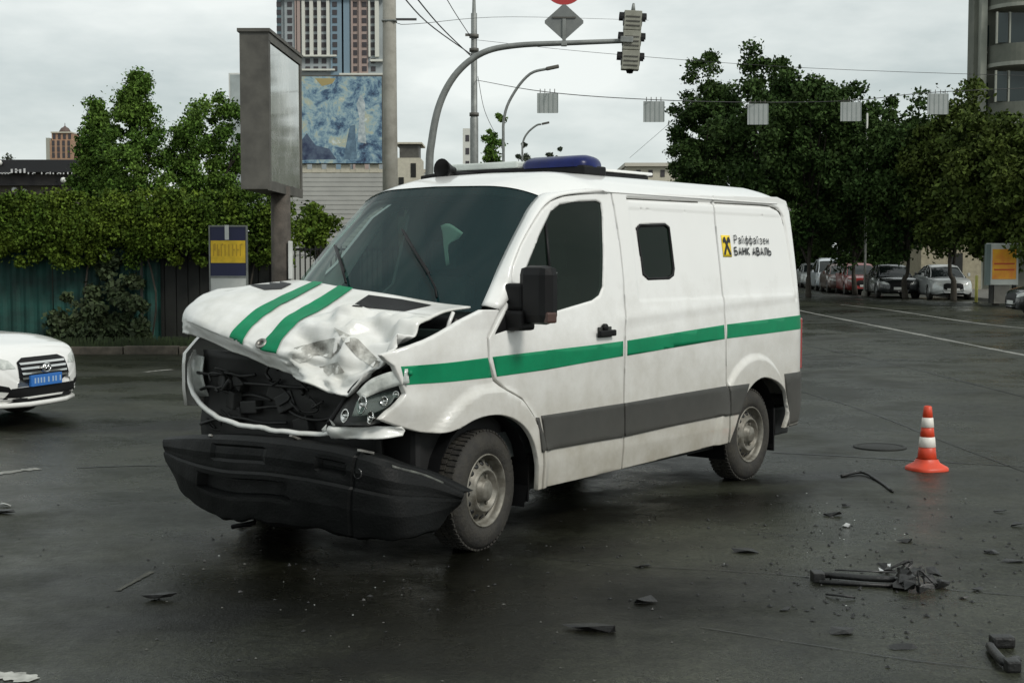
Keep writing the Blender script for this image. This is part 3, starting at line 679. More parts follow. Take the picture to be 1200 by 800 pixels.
for y_, w_, c_ in ((1.35, .22, (.5, .5, .42)), (1.05, .16, (.10, .34, .36)), (1.6, .10, (.35, .25, .12)), (.75, .2, (.3, .42, .4))):
    bxo('dashboard_papers', (.10, .26, y_-w_/2, y_+w_/2, 1.285, 1.31+.06*random.random()), mat('dash_paper', c_, .8), van, .01, Matrix.Translation((0, 0, .02)))
# hi-vis vest hanging in the cab
rows = [[(.62, .88, 1.92), (.60, .79, 1.93), (.58, .66, 1.87)], [(.63, .87, 1.86), (.60, .79, 1.85), (.58, .70, 1.83)], [(.64, .87, 1.78), (.62, .83, 1.78), (.6, .80, 1.79)], [(.65, .86, 1.66), (.63, .83, 1.66), (.62, .81, 1.67)]]
gridobj('hanging_pennant', patch(rows, 3, 3), M['vest'], van, .004)
# wipers
def onws(x, y):
    d_ = vray(x, y); b2 = BVHTree.FromPolygons([tuple(v) for v in WSG.reshape(-1, 3)], [(i*WSG.shape[1]+j, i*WSG.shape[1]+j+1, (i+1)*WSG.shape[1]+j+1, (i+1)*WSG.shape[1]+j) for i in range(WSG.shape[0]-1) for j in range(WSG.shape[1]-1)])
    h, n_, _, _ = b2.ray_cast(*d_); 
    if h is None: return None
    if n_.dot(d_[1]) > 0: n_ = -n_
    return h+n_*.025
for pts in ([(473, 273), (487, 298), (502, 322), (511, 340), (513, 352)], [(395, 291), (399, 304), (404, 320), (408, 335)]):
    Q = [q for q in (onws(*p) for p in pts) if q is not None]
    if len(Q) > 1:
        wp = tubo('wiper', Q, .008, M['blk'], van, 6)
        tubo('wiper_blade', [q+Vector((0, 0, -.008))+Vector((.012, 0, 0)) for q in Q[:3]], .011, M['blk'], wp, 6)
# --- mirror
mc = Vector((.265, -.17, 1.495))
mr = bxo('wing_mirror', (-.06, .06, -.122, .125, -.175, .17), M['blk'], van, .055, Matrix.Translation(mc) @ Matrix.Rotation(R(-12), 4, 'Z'))
bxo('mirror_glass', (.056, .064, -.09, .09, -.10, .13), M['chrome'], mr, 0, Matrix.Translation(mc) @ Matrix.Rotation(R(-12), 4, 'Z'))
bxo('indicator', (-.045, .03, -.130, -.09, -.165, -.10), M['orange'], mr, .012, Matrix.Translation(mc) @ Matrix.Rotation(R(-12), 4, 'Z'))
bm = bmesh.new(); box(bm, .19, .33, -.10, .06, 1.28, 1.40, .02); box(bm, .22, .32, -.08, .05, 1.40, 1.56, .02); bobj('mirror_arm', bm, M['blk'], mr)
# --- door handle
hx, hz = S(707, 390)
dh = bxo('door_handle', (hx-.09, hx+.10, -.035, -.012, hz-.022, hz+.02), M['blk'], fd, .01)
latho('door_lock', [(.026, 0), (.026, .02), (.02, .026), (0, .026)], M['blk'], fd, 16, Matrix.Translation((hx-.005, .0, hz+.035)) @ Matrix.Rotation(R(90), 4, 'X'))
bxo('handle_cup', (hx-.07, hx+.08, -.008, .004, hz-.03, hz+.04), M['clad'], fd, .004)
# --- bank logo on the rear panel
def sidequad(name, pts, m, par, off=-.004): panel(name, pts, m=m, off=off, thick=.002, step=.05, edge=0, parent=par)
lx0, lz1 = S(845, 275.5); lx1, lz0 = S(858, 301)
w_ = lx1-lx0
sidequad('logo_square', [(lx0, lz0), (lx1, lz0), (lx1, lz1), (lx0, lz1)], M['yellow'], rq)
cx, cz = (lx0+lx1)/2, (lz0+lz1)/2; hw, hh = w_/2*.86, (lz1-lz0)/2*.86
bm = bmesh.new()
yl = float(TS([cx], [cz])[0])-.0085
for sgn in (1, -1):
    P = [(-.95*sgn, -.95), (-.55*sgn, -.95), (.30*sgn, .25), (.62*sgn, .45), (.95*sgn, .30), (1.0*sgn, .62), (.72*sgn, .98), (.38*sgn, .98), (.1*sgn, .55), (-.95*sgn, -.75)]
    P = [Vector((cx+a*hw, yl+(0.0008 if sgn > 0 else 0)-(cz+b_*hh-cz)*-.12, cz+b_*hh)) for a, b_ in P]
    V = [bm.verts.new(p) for p in P]
    for tri in tessellate_polygon([P]): bm.faces.new([V[i] for i in tri])
bobj('logo_gable_cross', bm, M['ink'], rq)
GL = {'Р': [[(0, 0), (0, 1), (.6, 1), (.8, .82), (.8, .62), (.6, .47), (0, .47)]], 'а': [[(.1, .62), (.5, .7), (.7, .55), (.7, 0)], [(.7, .4), (.25, .38), (.08, .2), (.25, 0), (.5, .04), (.7, .2)]],
 'й': [[(0, .7), (0, 0), (.65, .7), (.65, 0)], [(.15, .95), (.33, .84), (.5, .95)]], 'ф': [[(.45, 1), (.45, -.25)], [(.45, .68), (.1, .6), (.0, .35), (.1, .08), (.45, 0), (.8, .08), (.9, .35), (.8, .6), (.45, .68)]],
 'з': [[(.05, .6), (.3, .7), (.58, .58), (.4, .38), (.2, .37)], [(.4, .38), (.62, .2), (.4, 0), (.05, .08)]], 'е': [[(.05, .37), (.62, .37), (.55, .62), (.3, .7), (.08, .55), (.04, .3), (.2, .04), (.6, .08)]], 'н': [[(0, 0), (0, .7)], [(.6, 0), (.6, .7)], [(0, .37), (.6, .37)]],
 'Б': [[(.7, 1), (0, 1), (0, 0), (.55, 0), (.78, .15), (.78, .4), (.55, .56), (0, .56)]], 'А': [[(0, 0), (.42, 1), (.84, 0)], [(.18, .33), (.66, .33)]], 'Н': [[(0, 0), (0, 1)], [(.75, 0), (.75, 1)], [(0, .52), (.75, .52)]],
 'К': [[(0, 0), (0, 1)], [(.75, 1), (.05, .5), (.78, 0)]], 'В': [[(0, 0), (0, 1), (.5, 1), (.7, .85), (.7, .66), (.5, .53), (0, .53)], [(.5, .53), (.78, .38), (.78, .14), (.55, 0), (0, 0)]], 'Л': [[(-.05, 0), (.12, .1), (.25, 1), (.8, 1), (.8, 0)]],
 'Ь': [[(0, 1), (0, 0), (.55, 0), (.75, .15), (.75, .38), (.55, .53), (0, .53)]]}
def text(name, body, s0, z0, s1, h, wd, m, par):
    adv = [1.0 if c in 'фРБАНКВЛЬ' else .85 for c in body]; adv = [.5 if c == ' ' else q+.18 for c, q in zip(body, adv)]; k = (s1-s0)/sum(adv); x = s0
    grp_ = empty(name) if False else None
    for c, q in zip(body, adv):
        if c != ' ':
            bm = bmesh.new()
            for st in GL[c]:
                P = [Vector((x+a*k*.92, z0+b_*h)) for a, b_ in st]; L_, R_ = [], []
                for i, p in enumerate(P):
                    d = (P[min(i+1, len(P)-1)]-P[max(i-1, 0)]).normalized(); n = Vector((-d.y, d.x))*wd/2; L_.append(p+n); R_.append(p-n)
                V = [[bm.verts.new((u.x, float(TS([u.x], [u.y])[0])-.0075, u.y)) for u in Q] for Q in (L_, R_)]
                for i in range(len(P)-1): bm.faces.new((V[0][i], V[0][i+1], V[1][i+1], V[1][i]))
            bobj(name, bm, m, par)
        x += q*k
text('bank_name_letter', 'Райффайзен', S(860.5, 283)[0], S(860, 285.3)[1], S(902, 283)[0], .062, .009, M['ink'], rq)
text('bank_name_letter', 'БАНК АВАЛЬ', S(861, 297)[0], S(861, 298.6)[1], S(905, 297)[0], .056, .0135, M['ink'], rq)

# --- wheels
def wheel(cs, ty, steer=0, far=False, par=van):
    Mx = Matrix.Translation((cs, ty, .35)) @ Matrix.Rotation(R(steer), 4, 'Z') @ Matrix.Rotation(R(90 if not far else -90), 4, 'X')
    r = .35
    prof = [(.205, -.20), (.26, -.215), (.315, -.205), (.342, -.18), (.35, -.15), (.35, -.05), (.343, -.022), (.318, .002), (.265, .012), (.215, .0), (.205, -.02)]
    tr = latho('tyre', prof, M['tyre'], par, 48, Mx, True, False)
    # tread blocks
    bm = bmesh.new()
    for k in range(60):
        a = 2*math.pi*k/60
        for h0, h1 in ((-.185, -.125), (-.115, -.085), (-.075, -.02)):
            Mb = Mx @ Matrix.Rotation(a+h0*.6, 4, 'Z'); box(bm, .345, .356, -.012, .012, h0, h1, 0, Mb)
    bobj('tread', bm, M['tyre'], tr)
    rm = latho('rim', [(.217, -.004), (.214, .006), (.206, .004), (.201, -.03), (.190, -.056), (.182, -.052), (.132, -.012), (.126, .004), (.114, .002), (.106, -.030), (.07, -.036), (.062, .006), (.045, .016), (0, .018)], M['rim'], par, 40, Mx, True, False)
    bm = bmesh.new()
    for k in range(16):
        Mb = Mx @ Matrix.Rotation(2*math.pi*k/16, 4, 'Z') @ Matrix.Translation((.159, 0, -.034)) @ Matrix.Rotation(R(39), 4, 'Y')
        lathe(bm, [(.0185, 0), (.0185, .004), (.0, .0042)], 10, Mb)
    bobj('rim_hole', bm, M['ink'], rm, True)
    bm = bmesh.new()
    for k in range(6):
        Mb = Mx @ Matrix.Rotation(2*math.pi*k/6, 4, 'Z') @ Matrix.Translation((.092, 0, -.038)); lathe(bm, [(.012, 0), (.012, .016), (0, .017)], 6, Mb)
    bobj('wheel_nut', bm, M['rim'], rm)
    return tr
wheel(0.02, .03, 7); wheel(WB, .03, 0); wheel(0.02, TW-.03, 7, True); wheel(WB, TW-.03, 0, True)
for cs in (0.0, WB):
    for side_ in (0, 1):
        bm = bmesh.new(); n = 14; rings = []
        for a in np.linspace(R(-25), R(205), n):
            y0, y1 = (.03, .36) if side_ == 0 else (TW-.36, TW-.03)
            rings.append([bm.verts.new((cs+.43*math.cos(a), y, .38+.43*math.sin(a))) for y in (y0, y1)])
        for p, q in zip(rings, rings[1:]): bm.faces.new((p[0], p[1], q[1], q[0]))
        bobj('wheel_housing', bm, M['blk'], van)

# mud flap / tow eye
bxo('mud_flap', (WB+.40, WB+.415, .03, .26, .18, .52), M['blk'], van)
bxo('mud_flap', (.455, .47, .05, .26, .22, .50), M['blk'], van)

# --- light bar on the roof
def bar(name, y0, y1, s0, s1, z0, z1, m, par, r=.05):
    prof = []
    for k in range(13):
        a = math.pi*k/12; prof.append((math.cos(a), math.sin(a)**.7))
    B_ = []
    for y, f in ((y0, .0), (y0+.01, .55), (y0+.035, .85), (y0+.08, 1), (y1-.08, 1), (y1-.035, .85), (y1-.01, .55), (y1, .0)):
        B_.append([((s0+s1)/2+(s1-s0)/2*px*max(f, .02), y, z0+(z1-z0)*pz*max(f, .02)) for px, pz in prof])
    return gridobj(name, np.array(B_), m, par)
LBS = 1.70
lb = bxo('light_bar', (LBS-.14, LBS+.14, .40, 1.72, 2.28, 2.345), M['blk'], van, .015)
bar('blue_dome', .40, .97, LBS-.15, LBS+.15, 2.335, 2.422, M['blue'], lb)
bxo('bar_lens', (LBS-.13, LBS+.13, .98, 1.71, 2.345, 2.395), mat('pale_lens', (.62, .66, .62), .3, var=.1), lb, .012)
for y in (.5, 1.5): bxo('bar_foot', (LBS-.04, LBS+.04, y-.04, y+.04, 2.25, 2.31), M['blk'], lb, .01)
# speaker horn and clamp at the front of the roof
hn = latho('siren_horn', [(.02, -.08), (.03, -.04), (.07, .05), (.075, .06), (.06, .055), (.02, -.02), (0, -.02)], M['blk'], van, 18, Matrix.Translation((1.22, 1.33, 2.33)) @ Matrix.Rotation(R(-90), 4, 'Y'))
bm = bmesh.new(); tube(bm, [(1.22, 1.33, 2.27), (1.3, 1.33, 2.31), (1.55, 1.33, 2.31)], .016, 6); tube(bm, [(1.25, 1.1, 2.28), (1.32, 1.5, 2.30), (1.28, 1.62, 2.28)], .02, 6); bobj('horn_bracket', bm, M['blk'], hn, True)
bxo('roof_hatch', (2.05, 2.75, .62, 1.25, 2.27, 2.335), M['blk'], van, .015)
bxo('hatch_lid', (2.02, 2.78, .60, 1.27, 2.335, 2.356), M['white'], van, .01)
bxo('roof_plate', (1.35, 1.58, .95, 1.45, 2.272, 2.296), M['white'], van, .008)

# ================================================================== SURROUNDINGS
M['leafA'] = mat('vine_leaves', (.030, .068, .008), .75, c2=(.105, .150, .016), vscale=1.1, island=.5, spec=.15)
M['leafB'] = mat('acacia_leaves', (.034, .088, .012), .75, c2=(.11, .18, .030), vscale=1.0, island=.5, spec=.15)
M['leafC'] = mat('dark_tree_leaves', (.020, .044, .010), .75, c2=(.050, .085, .022), vscale=.45, island=.5, spec=.12)
M['leafD'] = mat('olive_tree_leaves', (.028, .050, .009), .75, c2=(.075, .100, .020), vscale=.6, island=.5, spec=.12)
M['leafE'] = mat('far_leaves', (.04, .055, .03), .7, island=.4)
M['bark'] = mat('bark', (.022, .018, .013), .9, c2=(.05, .043, .032), vscale=8, bump=.5)
M['teal'] = mat('teal_sheet_metal', (.008, .075, .060), .7, c2=(.003, .020, .016), vscale=2.2)
M['tealL'] = mat('pale_teal_sheet_metal', (.07, .36, .31), .7, c2=(.008, .085, .07), vscale=1.1)
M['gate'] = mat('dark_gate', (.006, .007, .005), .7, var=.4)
M['dsteel'] = mat('dark_steel', (.055, .052, .045), .6, c2=(.11, .105, .09), vscale=3)
M['conc'] = mat('pole_concrete', (.22, .21, .18), .85, c2=(.34, .33, .29), vscale=3, bump=.2)
M['gsteel'] = mat('galvanised_steel', (.20, .21, .20), .5, .3, var=.25, vscale=4)
M['whitep'] = mat('white_board', (.62, .63, .60), .5, var=.1, vscale=3)
M['navy'] = mat('navy_print', (.012, .016, .06), .5)
M['ylw'] = mat('yellow_print', (.80, .52, .02), .5, var=.15, vscale=8)
M['wire'] = mat('wire', (.05, .05, .05), .6)
M['carblk'] = mat('black_car_paint', (.012, .014, .014), .25, coat=.8)
M['carglass'] = mat('car_glass', (.012, .016, .016), .06)

def leaves(centres, radii, n, size, squash=.8, elong=1.6, droop=0):
    centres = np.asarray(centres, float); radii = np.asarray(radii, float); k = rng.integers(0, len(centres), n)
    d = rng.normal(size=(n, 3)); d /= np.linalg.norm(d, axis=1, keepdims=True); r = rng.random(n)**.5*(1+.35*np.abs(rng.normal(size=n))*(rng.random(n) < .35))
    c = centres[k]+d*(radii[k]*r)[:, None]*np.array([1, 1, squash])
    a = rng.normal(size=(n, 3)); a[:, 2] -= droop; a /= np.linalg.norm(a, axis=1, keepdims=True)
    b_ = np.cross(a, rng.normal(size=(n, 3))); b_ /= np.linalg.norm(b_, axis=1, keepdims=True)
    sz = size*(.6+.8*rng.random(n))[:, None]; a = a*sz*elong*.5; b_ = b_*sz*.5
    nn = np.cross(a, b_); nn /= np.linalg.norm(nn, axis=1, keepdims=True)
    return np.stack([c-a, c+b_+nn*sz*.12, c+a, c-b_+nn*sz*.12], 1)
def tree(name, base, h, cr, cz0, m, label, cat='tree', group=None, n=9000, size=.16, clumps=40, trunk_r=.16, shape='round', clump_r=None, seed=0, lean=0):
    rr = random.Random(seed+int(base[0]*10)+int(base[1])); t = empty(name, tuple(base), 0, label, cat, group)
    cen, rad = [], []; cm = (h+cz0)/2; hz_ = (h-cz0)/2; cre = clump_r or cr*.30
    for k in range(clumps):
        for _ in range(50):
            x, y, z = (rr.uniform(-1, 1) for _ in range(3)); q = x*x+y*y+z*z
            if q < 1 and q > .10: break
        u_ = 1+.16*math.sin(7*x+k)+.12*math.cos(5*y+3*k); x *= u_; y *= u_; z *= u_
        if shape == 'cone':
            z = rr.random()**1.15*2-1; f = (1-.93*(z+1)/2)*rr.uniform(.35, 1.1); q_ = rr.uniform(0, 6.28); x = math.cos(q_)*f; y = math.sin(q_)*f
        cen.append((x*(cr-cre*.6)+lean*(z+1)*.5, y*(cr-cre*.6), cm+z*(hz_-cre*.55))); rad.append(cre*rr.uniform(.45, 1.3))
    q = leaves(cen, rad, n, size, .75); quads('crown', q, m, t)
    bm = bmesh.new(); top = Vector((lean*.6, 0, cz0+(h-cz0)*.7)); tp_ = [Vector((0, 0, -.1)), Vector((rr.uniform(-.1, .1), 0, cz0*.5)), Vector((lean*.2+rr.uniform(-.2, .2), 0, cz0)), top]
    tube(bm, catmull(tp_, 4), list(np.linspace(trunk_r, trunk_r*.25, 13)), 8); bobj('trunk', bm, M['bark'], t, True)
    for k in range(0, min(clumps, 10)):
        c = Vector(cen[k]); z0 = min(c.z-.1, cz0*.8+rr.random()*(h-cz0)*.4); s0 = Vector((lean*.2*z0/h, 0, max(z0, cz0*.6)))
        bm = bmesh.new(); tube(bm, catmull([s0, s0.lerp(c, .5)+Vector((0, 0, .15*cr)), c], 3), list(np.linspace(trunk_r*.45, .02, 7)), 5); bobj('branch', bm, M['bark'], t, True)
    return t
# ---------------- left: kerb, verge, fence with vines
KY = 24.9
kb = empty('kerb', (0, KY, 0)); tag(kb, kind='structure')
ks = bxo('kerb_stone', (-.49, .49, 0, .18, -.02, .14), M['kerb'], kb, .02)
ks.location = (-12.5, 0, 0)
for i in range(1, 13):
    c = ks.copy(); col.objects.link(c); c.parent = kb; c.location = (-12.5+i, random.uniform(-.01, .01), random.uniform(-.015, .01)); c.rotation_euler = (0, 0, random.uniform(-.01, .01))
def slab(name, pts, z0, z1, m):
    bm = bmesh.new(); lo = [bm.verts.new((p[0], p[1], z0)) for p in pts]; hi = [bm.verts.new((p[0], p[1], z1)) for p in pts]
    bm.faces.new(hi); n = len(pts)
    for i in range(n): bm.faces.new((lo[i], lo[(i+1) % n], hi[(i+1) % n], hi[i]))
    return tag(bobj(name, bm, m), kind='structure')
slab('verge', [(-30, KY+.19), (.0, KY+.19), (.0, 60), (-30, 60)], -.02, .10, M['soil'])
def X(px, D): return (px-600)/F*D
FY = 26.2
fn = empty('sheet_metal_fence', (X(0, FY), FY, .1), 0, 'teal green metal fence overgrown with vines behind the white sedan', 'fence')
pw = 1.02; k = 0
for i in range(-4, 3):
    bm = bmesh.new(); x0 = i*pw; v = []
    cor = []
    for j in range(17):
        u = j/16; cor.append((x0+u*(pw-.02), .02*(1 if (j//2) % 2 else -1)*1.0))
    for z in (0, 2.0): v.append([bm.verts.new((a, b_, z)) for a, b_ in cor])
    for j in range(16): bm.faces.new((v[0][j], v[0][j+1], v[1][j+1], v[1][j]))
    bobj('fence_sheet', bm, M['tealL'] if i < -0 else M['teal'], fn)
for i in range(-4, 4): bxo('fence_post', (i*pw-.035, i*pw+.015, .03, .08, 0, 2.1), M['gate'], fn)
for z in (.35, 1.7): bxo('fence_rail', (-4*pw, 3*pw, .031, .07, z, z+.05), M['gate'], fn)
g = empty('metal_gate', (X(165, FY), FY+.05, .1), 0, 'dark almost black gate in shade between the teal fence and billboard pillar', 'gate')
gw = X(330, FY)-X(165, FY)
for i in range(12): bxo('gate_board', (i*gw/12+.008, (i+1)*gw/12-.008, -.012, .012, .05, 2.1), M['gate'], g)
bxo('gate_gap_blocker', (0, gw, .051, .06, .03, 2.12), M['gate'], g)  # added dark sheet that blocks light between the boards
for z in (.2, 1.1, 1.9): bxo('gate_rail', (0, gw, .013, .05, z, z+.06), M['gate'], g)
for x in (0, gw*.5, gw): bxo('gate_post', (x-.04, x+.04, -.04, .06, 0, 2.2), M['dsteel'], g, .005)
# vine hedge draped over the fence
cen, rad = [], []
x0, x1 = X(-70, 25.9), X(338, 25.9)
for i in range(420):
    x = random.uniform(x0, x1); z = random.uniform(2.05, 2.78)-.10*abs(math.sin(x*2.1)); cen.append((x, 26.0+random.uniform(-.3, .75), z)); rad.append(random.uniform(.12, .38))
for i in range(34):
    x = random.uniform(x0, x1); q_ = random.uniform(.1, .22); cen.append((x, 26.0+random.uniform(-.2, .4), 2.74+q_*.4+random.random()*.12)); rad.append(q_)
for i in range(70):
    x = random.uniform(x0, x1); cen.append((x, 25.9+random.uniform(-.1, .1), random.uniform(1.65, 2.1))); rad.append(random.uniform(.08, .2))
hd = empty('vine_hedge', (0, 0, 0), 0, 'long bright green vine hedge hanging over the top of the teal fence', 'hedge')
quads('foliage', leaves(cen, rad, 120000, .046, .85, 1.3, .4), M['leafA'], hd)
bm = bmesh.new()
for i in range(4):
    x = x0+(x1-x0)*(i+random.random())/4; tube(bm, catmull([(x, 25.98, .1), (x+random.uniform(-.15, .15), 25.95, 1.1), (x+random.uniform(-.3, .3), 26.05, 2.4)], 3), .018, 5)
tag(bobj('stem', bm, M['bark'], hd), kind='stuff')
cen, rad = [], []
for i in range(60):
    x = random.uniform(X(60, 25.7), X(168, 25.7)); z = random.uniform(.15, 1.0)*random.random(); cen.append((x, 25.75+random.uniform(-.25, .2), .12+z)); rad.append(random.uniform(.1, .25))
for i in range(16): cen.append((random.uniform(X(100, 25.7), X(160, 25.7)), 26.0, random.uniform(.6, 1.8))); rad.append(.16)
q = quads('shrub', leaves(cen, rad, 9000, .075, .8, 1.5), mat('weed_leaves', (.018, .034, .010), .8, c2=(.045, .065, .022), vscale=1.5, island=.4)); tag(q, 'rambling weeds and low shrub growing at the foot of the teal fence', 'shrub')
bl = []
for i in range(5200):
    x = random.uniform(-13, -3.5); y = random.uniform(25.1, 25.75); h_ = random.uniform(.04, .2); dx = random.uniform(-.06, .06)
    bl.append([(x, y, .1), (x+.012, y, .1), (x+.012+dx, y, .1+h_), (x+dx, y, .1+h_)])
tag(quads('grass', np.array(bl), mat('grass_blades', (.026, .042, .012), .8, island=.4)), kind='stuff')
for px, D, ty, crp, nm in ((163, 29.5, 88, 1.55, 'taller feathery acacia tree with a pointed top behind the vine hedge'), (117, 31, 122, 1.0, 'smaller acacia tree left of the pointed one behind the vine hedge'), (246, 30, 118, 1.0, 'rounded young tree just left of the big billboard')):
    b_ = W(px, 304, D); h = 1.7+(304-ty)*D/F
    tree('acacia_tree', (b_[0], D, .1), h, crp, 2.0, M['leafB'], nm, 'tree', 'trees behind the vine hedge', 34000, .042, 170 if crp > 1.1 else 120, .05, 'round' if px > 200 else 'cone', .22, 3)
b_ = W(374, 304, 33); tree('bush', (b_[0], 33, .1), 1.7+(304-236)*33/F, .62, 1.6, M['leafA'], 'yellow green bush standing above the picket fence beside the billboard pillar', 'bush', None, 3600, .08, 14, .05, 'round', .3)
# dark mass under the young tree
# picket fence beside pillar
pf_ = empty('picket_fence', (X(340, 31), 31, 0), 0, 'dark green metal picket fence between billboard pillar and van windscreen', 'fence')
pk = bxo('picket', (-.015, .015, -.015, .015, .1, 2.0), M['gate'], pf_); 
for i in range(1, 22):
    c = pk.copy(); col.objects.link(c); c.parent = pf_; c.location = (i*.115, 0, 0)
for z in (.3, 1.9): bxo('fence_rail', (-.1, 2.5, .016, .04, z, z+.05), M['gate'], pf_)
bxo('brick_pier', (1.40, 1.55, -.12, .15, .0, 2.1), M['dsteel'], pf_, .01)

# ---------------- small blue and yellow board
D = 23.6
sb = empty('shop_sign_board', (X(268, D), D, 0), 0, 'small standing board with navy and yellow print in front of the dark gate', 'sign board')
zt, zb = 1.7+(304-266)*D/F, 1.7+(304-324)*D/F; hwid = 21*D/F
bxo('board_panel', (-hwid, hwid, 0, .04, zb, zt), M['navy'], sb)
bxo('yellow_band', (-hwid+.01, hwid-.01, -.004, .0, 1.7+(304-308)*D/F, 1.7+(304-282)*D/F), M['ylw'], sb)
bxo('white_base', (-hwid, hwid, -.002, .05, .1, zb-.02), M['whitep'], sb)
bxo('frame_rail', (-hwid-.02, hwid+.02, -.012, .06, zb-.02, zb+.012), M['gsteel'], sb); bxo('frame_rail', (-hwid-.02, hwid+.02, -.012, .06, zt, zt+.025), M['gsteel'], sb)
for x in (-hwid-.02, hwid): bxo('frame_post', (x, x+.022, -.014, .06, 0, zt), M['gsteel'], sb)
bm = bmesh.new(); x = -hwid+.05       # unreadable strokes of the print
while x < hwid-.06:
    z = 1.7+(304-300)*D/F; box(bm, x, x+.018, -.007, -.004, z, z+.20); 
    if random.random() < .6: box(bm, x+.018, x+.045, -.007, -.004, z+random.choice((0, .09, .18)), z+random.choice((.02, .11, .2))+.01)
    x += .065
tag(bobj('print_strokes', bm, mat('ochre_print', (.55, .33, .015), .5), sb), kind='stuff')
bxo('sign_plate', (-.05, .02, -.02, -.012, zt-.22, zt+.03), M['whitep'], sb)

# ---------------- lightbox billboard on its pillar
D = 20.0
bb = empty('billboard', (X(299, D), D, 0), 0, 'dark lightbox billboard with pale faded poster on a thick rusty pillar', 'billboard')
xl, xr = X(284, D)-X(299, D), X(315.5, D)-X(299, D); zt, zb = 1.7+(304-41)*D/F, 1.7+(304-222)*D/F
far_ = W(353.5, 304, 22.6); fx = far_[0]-X(299, D)
def prism(name, pts, z0, z1, m, par):
    bm = bmesh.new(); lo = [bm.verts.new((p[0], p[1], z0)) for p in pts]; hi = [bm.verts.new((p[0], p[1], z1)) for p in pts]; n = len(pts)
    bm.faces.new(hi); bm.faces.new(lo[::-1])
    for i in range(n): bm.faces.new((lo[i], lo[(i+1) % n], hi[(i+1) % n], hi[i]))
    return bobj(name, bm, m, par)
prism('box', [(xl, 0), (xr, 0), (fx, 2.6), (fx-.40, 2.6)], zb, zt, M['dsteel'], bb)
dv = Vector((fx-xr, 2.6, 0)); dn = Vector((dv.y, -dv.x, 0)).normalized()
def onface(u, w_, o=.004): p = Vector((xr, 0, 0))+dv*u+dn*o; return (p.x, p.y)
pm = mat('faded_poster', (.22, .235, .20), .08, c2=(.60, .62, .57), vscale=1.1, coat=1)
prism('poster', [onface(.07, 0, 0), onface(.07, 0, .012), onface(.94, 0, .012), onface(.94, 0, 0)], zb+.12, zt-.14, pm, bb)
for z in (zb-.02, zt-.12): prism('frame_rail', [onface(0, 0, 0), onface(0, 0, .03), onface(1, 0, .03), onface(1, 0, 0)], z, z+.14, M['dsteel'], bb)
for u in (0, .95): prism('frame_rail', [onface(u, 0, 0), onface(u, 0, .026), onface(u+.05, 0, .026), onface(u+.05, 0, 0)], zb+.12, zt-.12, M['dsteel'], bb)
prism('cap', [(xl-.03, -.03), (xr+.05, -.03), (fx+.05, 2.63), (fx-.45, 2.63)], zt+.001, zt+.05, M['dsteel'], bb)
px_ = X(330, 21.3)-X(299, D); tubo('pillar', [(px_, 1.3, 0), (px_, 1.3, zb+.1)], .15, mat('rusty_pillar', (.035, .030, .024), .8, c2=(.10, .085, .07), vscale=5, bump=.3), bb, 20)
bxo('junction_box', (px_+.13, px_+.18, 1.15, 1.3, 1.40, 1.98), M['whitep'], bb, .01)
D = 36
b2 = empty('far_billboard', (X(280, D), D, 0), 0, 'white edged billboard half hidden behind the dark lightbox', 'billboard')
bxo('panel', (X(271, D)-X(280, D), 1.3, 0, .25, 2.6, 1.7+(304-88)*D/F), M['whitep'], b2, .01)
bxo('face_sheet', (X(273, D)-X(280, D), 1.25, -.012, -.002, 2.7, 1.7+(304-90)*D/F), mat('poster_grey', (.36, .40, .40), .5, var=.3, vscale=1), b2)
bxo('post', (.3, .5, .02, .2, 0, 2.6), M['dsteel'], b2)

# ---------------- mural building, turret, tower under construction
D = 92; sc = D/F
mb = empty('crenellated_building', (X(420, D), D, 0), 0, 'grey walled building with a notched parapet carrying a large blue mural banner', 'building')
sid = mat('grey_siding', (.34, .34, .32), .8, c2=(.42, .42, .39), vscale=.6)
xa, xb = X(300, D)-X(420, D), X(500, D)-X(420, D); zw = 1.7+(304-197)*sc
bxo('wall', (xa, xb, 0, 12, 0, zw-.35), sid, mb)
for i in range(18):
    z = 2+i*.3
    if z < zw-.4: bxo('siding_course', (xa, xb, -.04, -.002, z, z+.26), sid, mb)
bg_ = mat('parapet_plaster', (.50, .47, .38), .8, var=.1)
x = xa
while x < xb-.5:
    bxo('merlon', (x, x+.58, -.06, .4, zw-.35, zw+.25), bg_, mb); x += .95
bxo('parapet', (xa, xb, -.03, .3, zw-.349, zw-.12), bg_, mb)
def muralmat():
    m = bpy.data.materials.new('mural_print'); m.use_nodes = True; t = m.node_tree; N = t.nodes; b = N['Principled BSDF']; g_ = N.new('ShaderNodeTexCoord')
    n = N.new('ShaderNodeTexNoise'); n.inputs['Scale'].default_value = .8; n.inputs['Detail'].default_value = 8; n.inputs['Roughness'].default_value = .75; n.inputs['Distortion'].default_value = .35; t.links.new(g_.outputs['Object'], n.inputs['Vector'])
    r = N.new('ShaderNodeValToRGB'); el = r.color_ramp.elements; el[0].position = .36; el[0].color = (.02, .03, .07, 1); el[1].position = .66; el[1].color = (.55, .62, .62, 1)
    for p, c_ in ((.43, (.06, .12, .20)), (.48, (.15, .25, .33)), (.54, (.30, .42, .46)), (.60, (.42, .43, .30))):
        e_ = el.new(p); e_.color = (*c_, 1)
    t.links.new(n.outputs[0], r.inputs[0]); t.links.new(r.outputs[0], b.inputs['Base Color']); b.inputs['Roughness'].default_value = .7; return m
zt = 1.7+(304-93)*sc; zb = zw+.25
bn = bxo('mural_banner', (X(352, D)-X(420, D), X(449, D)-X(420, D), -.3, -.2, zb, zt), muralmat(), mb)
